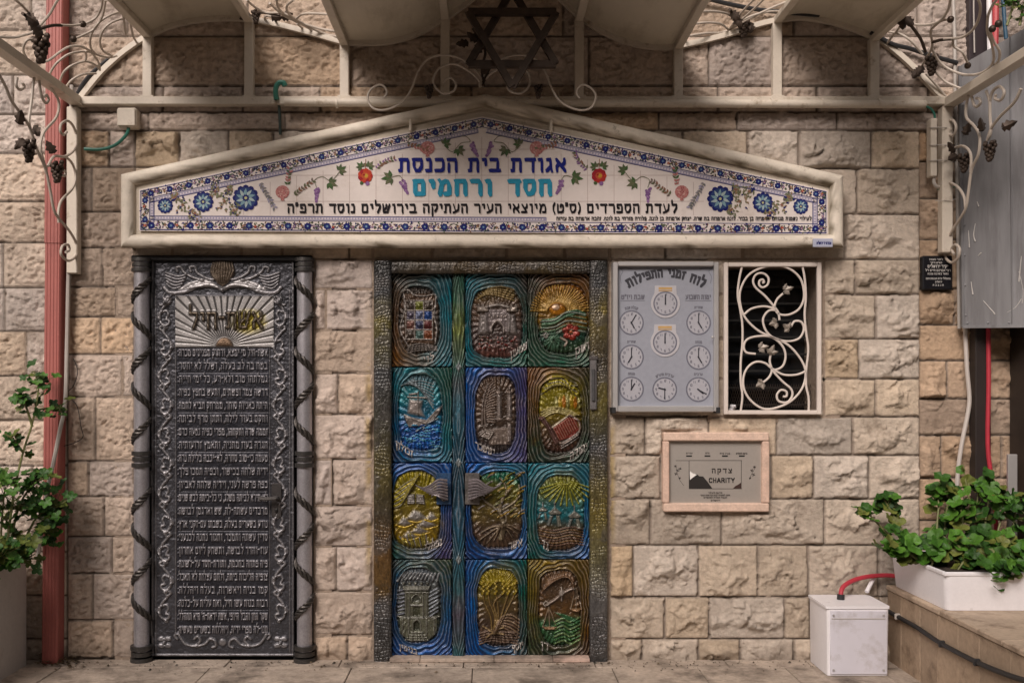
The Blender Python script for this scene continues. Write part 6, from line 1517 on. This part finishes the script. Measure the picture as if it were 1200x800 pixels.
plant('geranium', 'bushy green geranium with round scalloped leaves spilling over the white planter', [
 (S_((1080,655,.32),(1060,625,.30),(1045,600,.26),(1036,585,.24)), 12, .030, .95), (S_((1075,658,.36),(1040,625,.33),(1018,602,.32),(1010,596,.31)), 8, .022, .8),
 (S_((1075,655,.42),(1055,640,.40),(1045,636,.40),(1036,640,.40)), 14, .034, .8), (S_((1100,655,.36),(1098,620,.32),(1100,590,.28),(1097,570,.26)), 14, .036, .95), (S_((1105,655,.34),(1108,610,.28),(1112,580,.26),(1112,566,.25)), 10, .036, .95),
 (S_((1120,660,.40),(1125,630,.38),(1128,608,.36),(1126,597,.36)), 14, .036, 1.1), (S_((1140,660,.30),(1143,620,.26),(1146,580,.24),(1150,562,.24)), 16, .036, .9), (S_((1150,660,.30),(1155,610,.28),(1160,572,.26),(1158,556,.26)), 8, .026, .8),
 (S_((1160,665,.40),(1170,620,.36),(1176,595,.34),(1172,580,.34)), 14, .036, .9), (S_((1178,665,.40),(1186,625,.36),(1190,600,.34),(1194,588,.34)), 12, .040, .9),
 (S_((1090,665,.46),(1098,650,.46),(1105,635,.45)), 22, .042, 1.05), (S_((1120,670,.52),(1135,652,.50),(1150,645,.50)), 26, .045, 1.0), (S_((1165,672,.54),(1180,655,.52),(1190,640,.52)), 30, .046, 1.05), (S_((1200,672,.54),(1215,650,.52),(1225,635,.52)), 24, .05, 1.05),
 (S_((1060,655,.40),(1068,645,.40),(1075,640,.40)), 16, .036, .9), (S_((1160,672,.60),(1170,668,.63),(1180,668,.66)), 14, .035, .9), (S_((1139,600,.26),(1131,560,.24),(1129,545,.24)), 2, .012, .5), (S_((1230,665,.4),(1240,600,.36),(1250,570,.34)), 20, .05, 1.)],
 3, .047, GC, base=Vector((2.5, -.4, .57)))
LC = [(.026, .09, .012), (.042, .125, .015), (.02, .065, .01), (.06, .15, .02), (.10, .13, .025)]
plant('leafy_climber', 'tall loose climber with angular green leaves rising from the grey planter beside the drainpipe', [
 (S_((6,655,.42),(16,580,.36),(27,530,.32),(38,495,.30),(45,455,.28),(40,435,.28)), 20, .030, .9), (S_((38,500,.30),(30,475,.32),(22,462,.33)), 9, .026, .85), (S_((44,480,.27),(58,478,.22),(72,478,.20)), 10, .028, .85),
 (S_((27,530,.32),(16,515,.34),(5,508,.36)), 7, .026, .85), (S_((10,655,.36),(20,600,.32),(36,570,.28),(50,560,.25)), 26, .045, 1.), (S_((20,655,.32),(40,610,.26),(58,595,.22),(68,590,.2)), 28, .045, 1.),
 (S_((25,660,.30),(40,630,.26),(52,620,.24),(56,630,.24)), 26, .045, 1.), (S_((0,655,.42),(2,610,.40),(6,570,.38)), 30, .055, 1.05), (S_((-30,655,.45),(-35,600,.42),(-20,550,.40)), 34, .06, 1.05),
 (S_((5,660,.45),(12,650,.44),(22,640,.40)), 34, .05, 1.1), (S_((-20,670,.55),(-8,655,.52),(4,650,.5)), 26, .05, 1.)],
 8, .036, LC, True, base=Vector((-2.7, -.4, .55)))
shr = [(S_((1180,30,.5),(1186,10,.5),(1190,-10,.5)), 30, .035, .7), (S_((1195,30,.5),(1200,5,.5),(1210,-20,.5)), 30, .045, .7)]
plant('shrub_sprig', 'small green sprig peeking over the grey metal sheet at the top right corner', shr, 4, .028, LC, True)
# litter at the foot of the drainpipe
m = MB(); rr = random.Random(15)
for k in range(110):
    u = rr.gauss(66, 12); d = abs(rr.gauss(.06, .06))+.015
    q = P(u, 772, d); c = Vector((q.x, -d, rr.uniform(.004, .02)+max(0, .05-d)*.7)); a = rr.uniform(0, 6.28); s_ = rr.uniform(.008, .020)
    ax = Vector((math.cos(a), math.sin(a), rr.uniform(-.4, .4)))*s_; sd = Vector((-math.sin(a), math.cos(a), rr.uniform(-.4, .4)))*s_*.5
    cl = rr.choice([(.06, .04, .025), (.09, .06, .03), (.04, .035, .02), (.12, .09, .05)])
    m.add([c-ax, c+sd, c+ax, c-sd], [(0, 1, 2, 3)], cl)
o = mk('leaf_litter', m, M_LEAF); o['label'] = 'dry leaf litter piled at the foot of the red drainpipe'; o['category'] = 'litter'; o['kind'] = 'stuff'

# grit and fallen leaves along the foot of the wall
m = MB(); rr = random.Random(44)
for k in range(420):
    u = rr.uniform(60, 960); d = abs(rr.gauss(0, .09))+.012+(.05 if 150 < u < 372 or 435 < u < 715 else .035)
    X_ = (u-U0)/S; s_ = rr.uniform(.002, .006) if rr.random() < .85 else rr.uniform(.007, .013); a = rr.uniform(0, 6.28)
    c = Vector((X_, -d, .004)); ax = Vector((math.cos(a), math.sin(a), .1))*s_; sd = Vector((-math.sin(a), math.cos(a), .2))*s_*.6
    m.add([c-ax, c+sd, c+ax, c-sd, c+Vector((0, 0, s_*.7))], [(0, 1, 4), (1, 2, 4), (2, 3, 4), (3, 0, 4)], rr.choice([(.05, .036, .024), (.09, .065, .04), (.035, .03, .02), (.16, .12, .08)]))
o = mk('grit', m, M_LEAF); o['label'] = 'grit and dry leaf crumbs scattered along the foot of the facade'; o['category'] = 'litter'; o['kind'] = 'stuff'
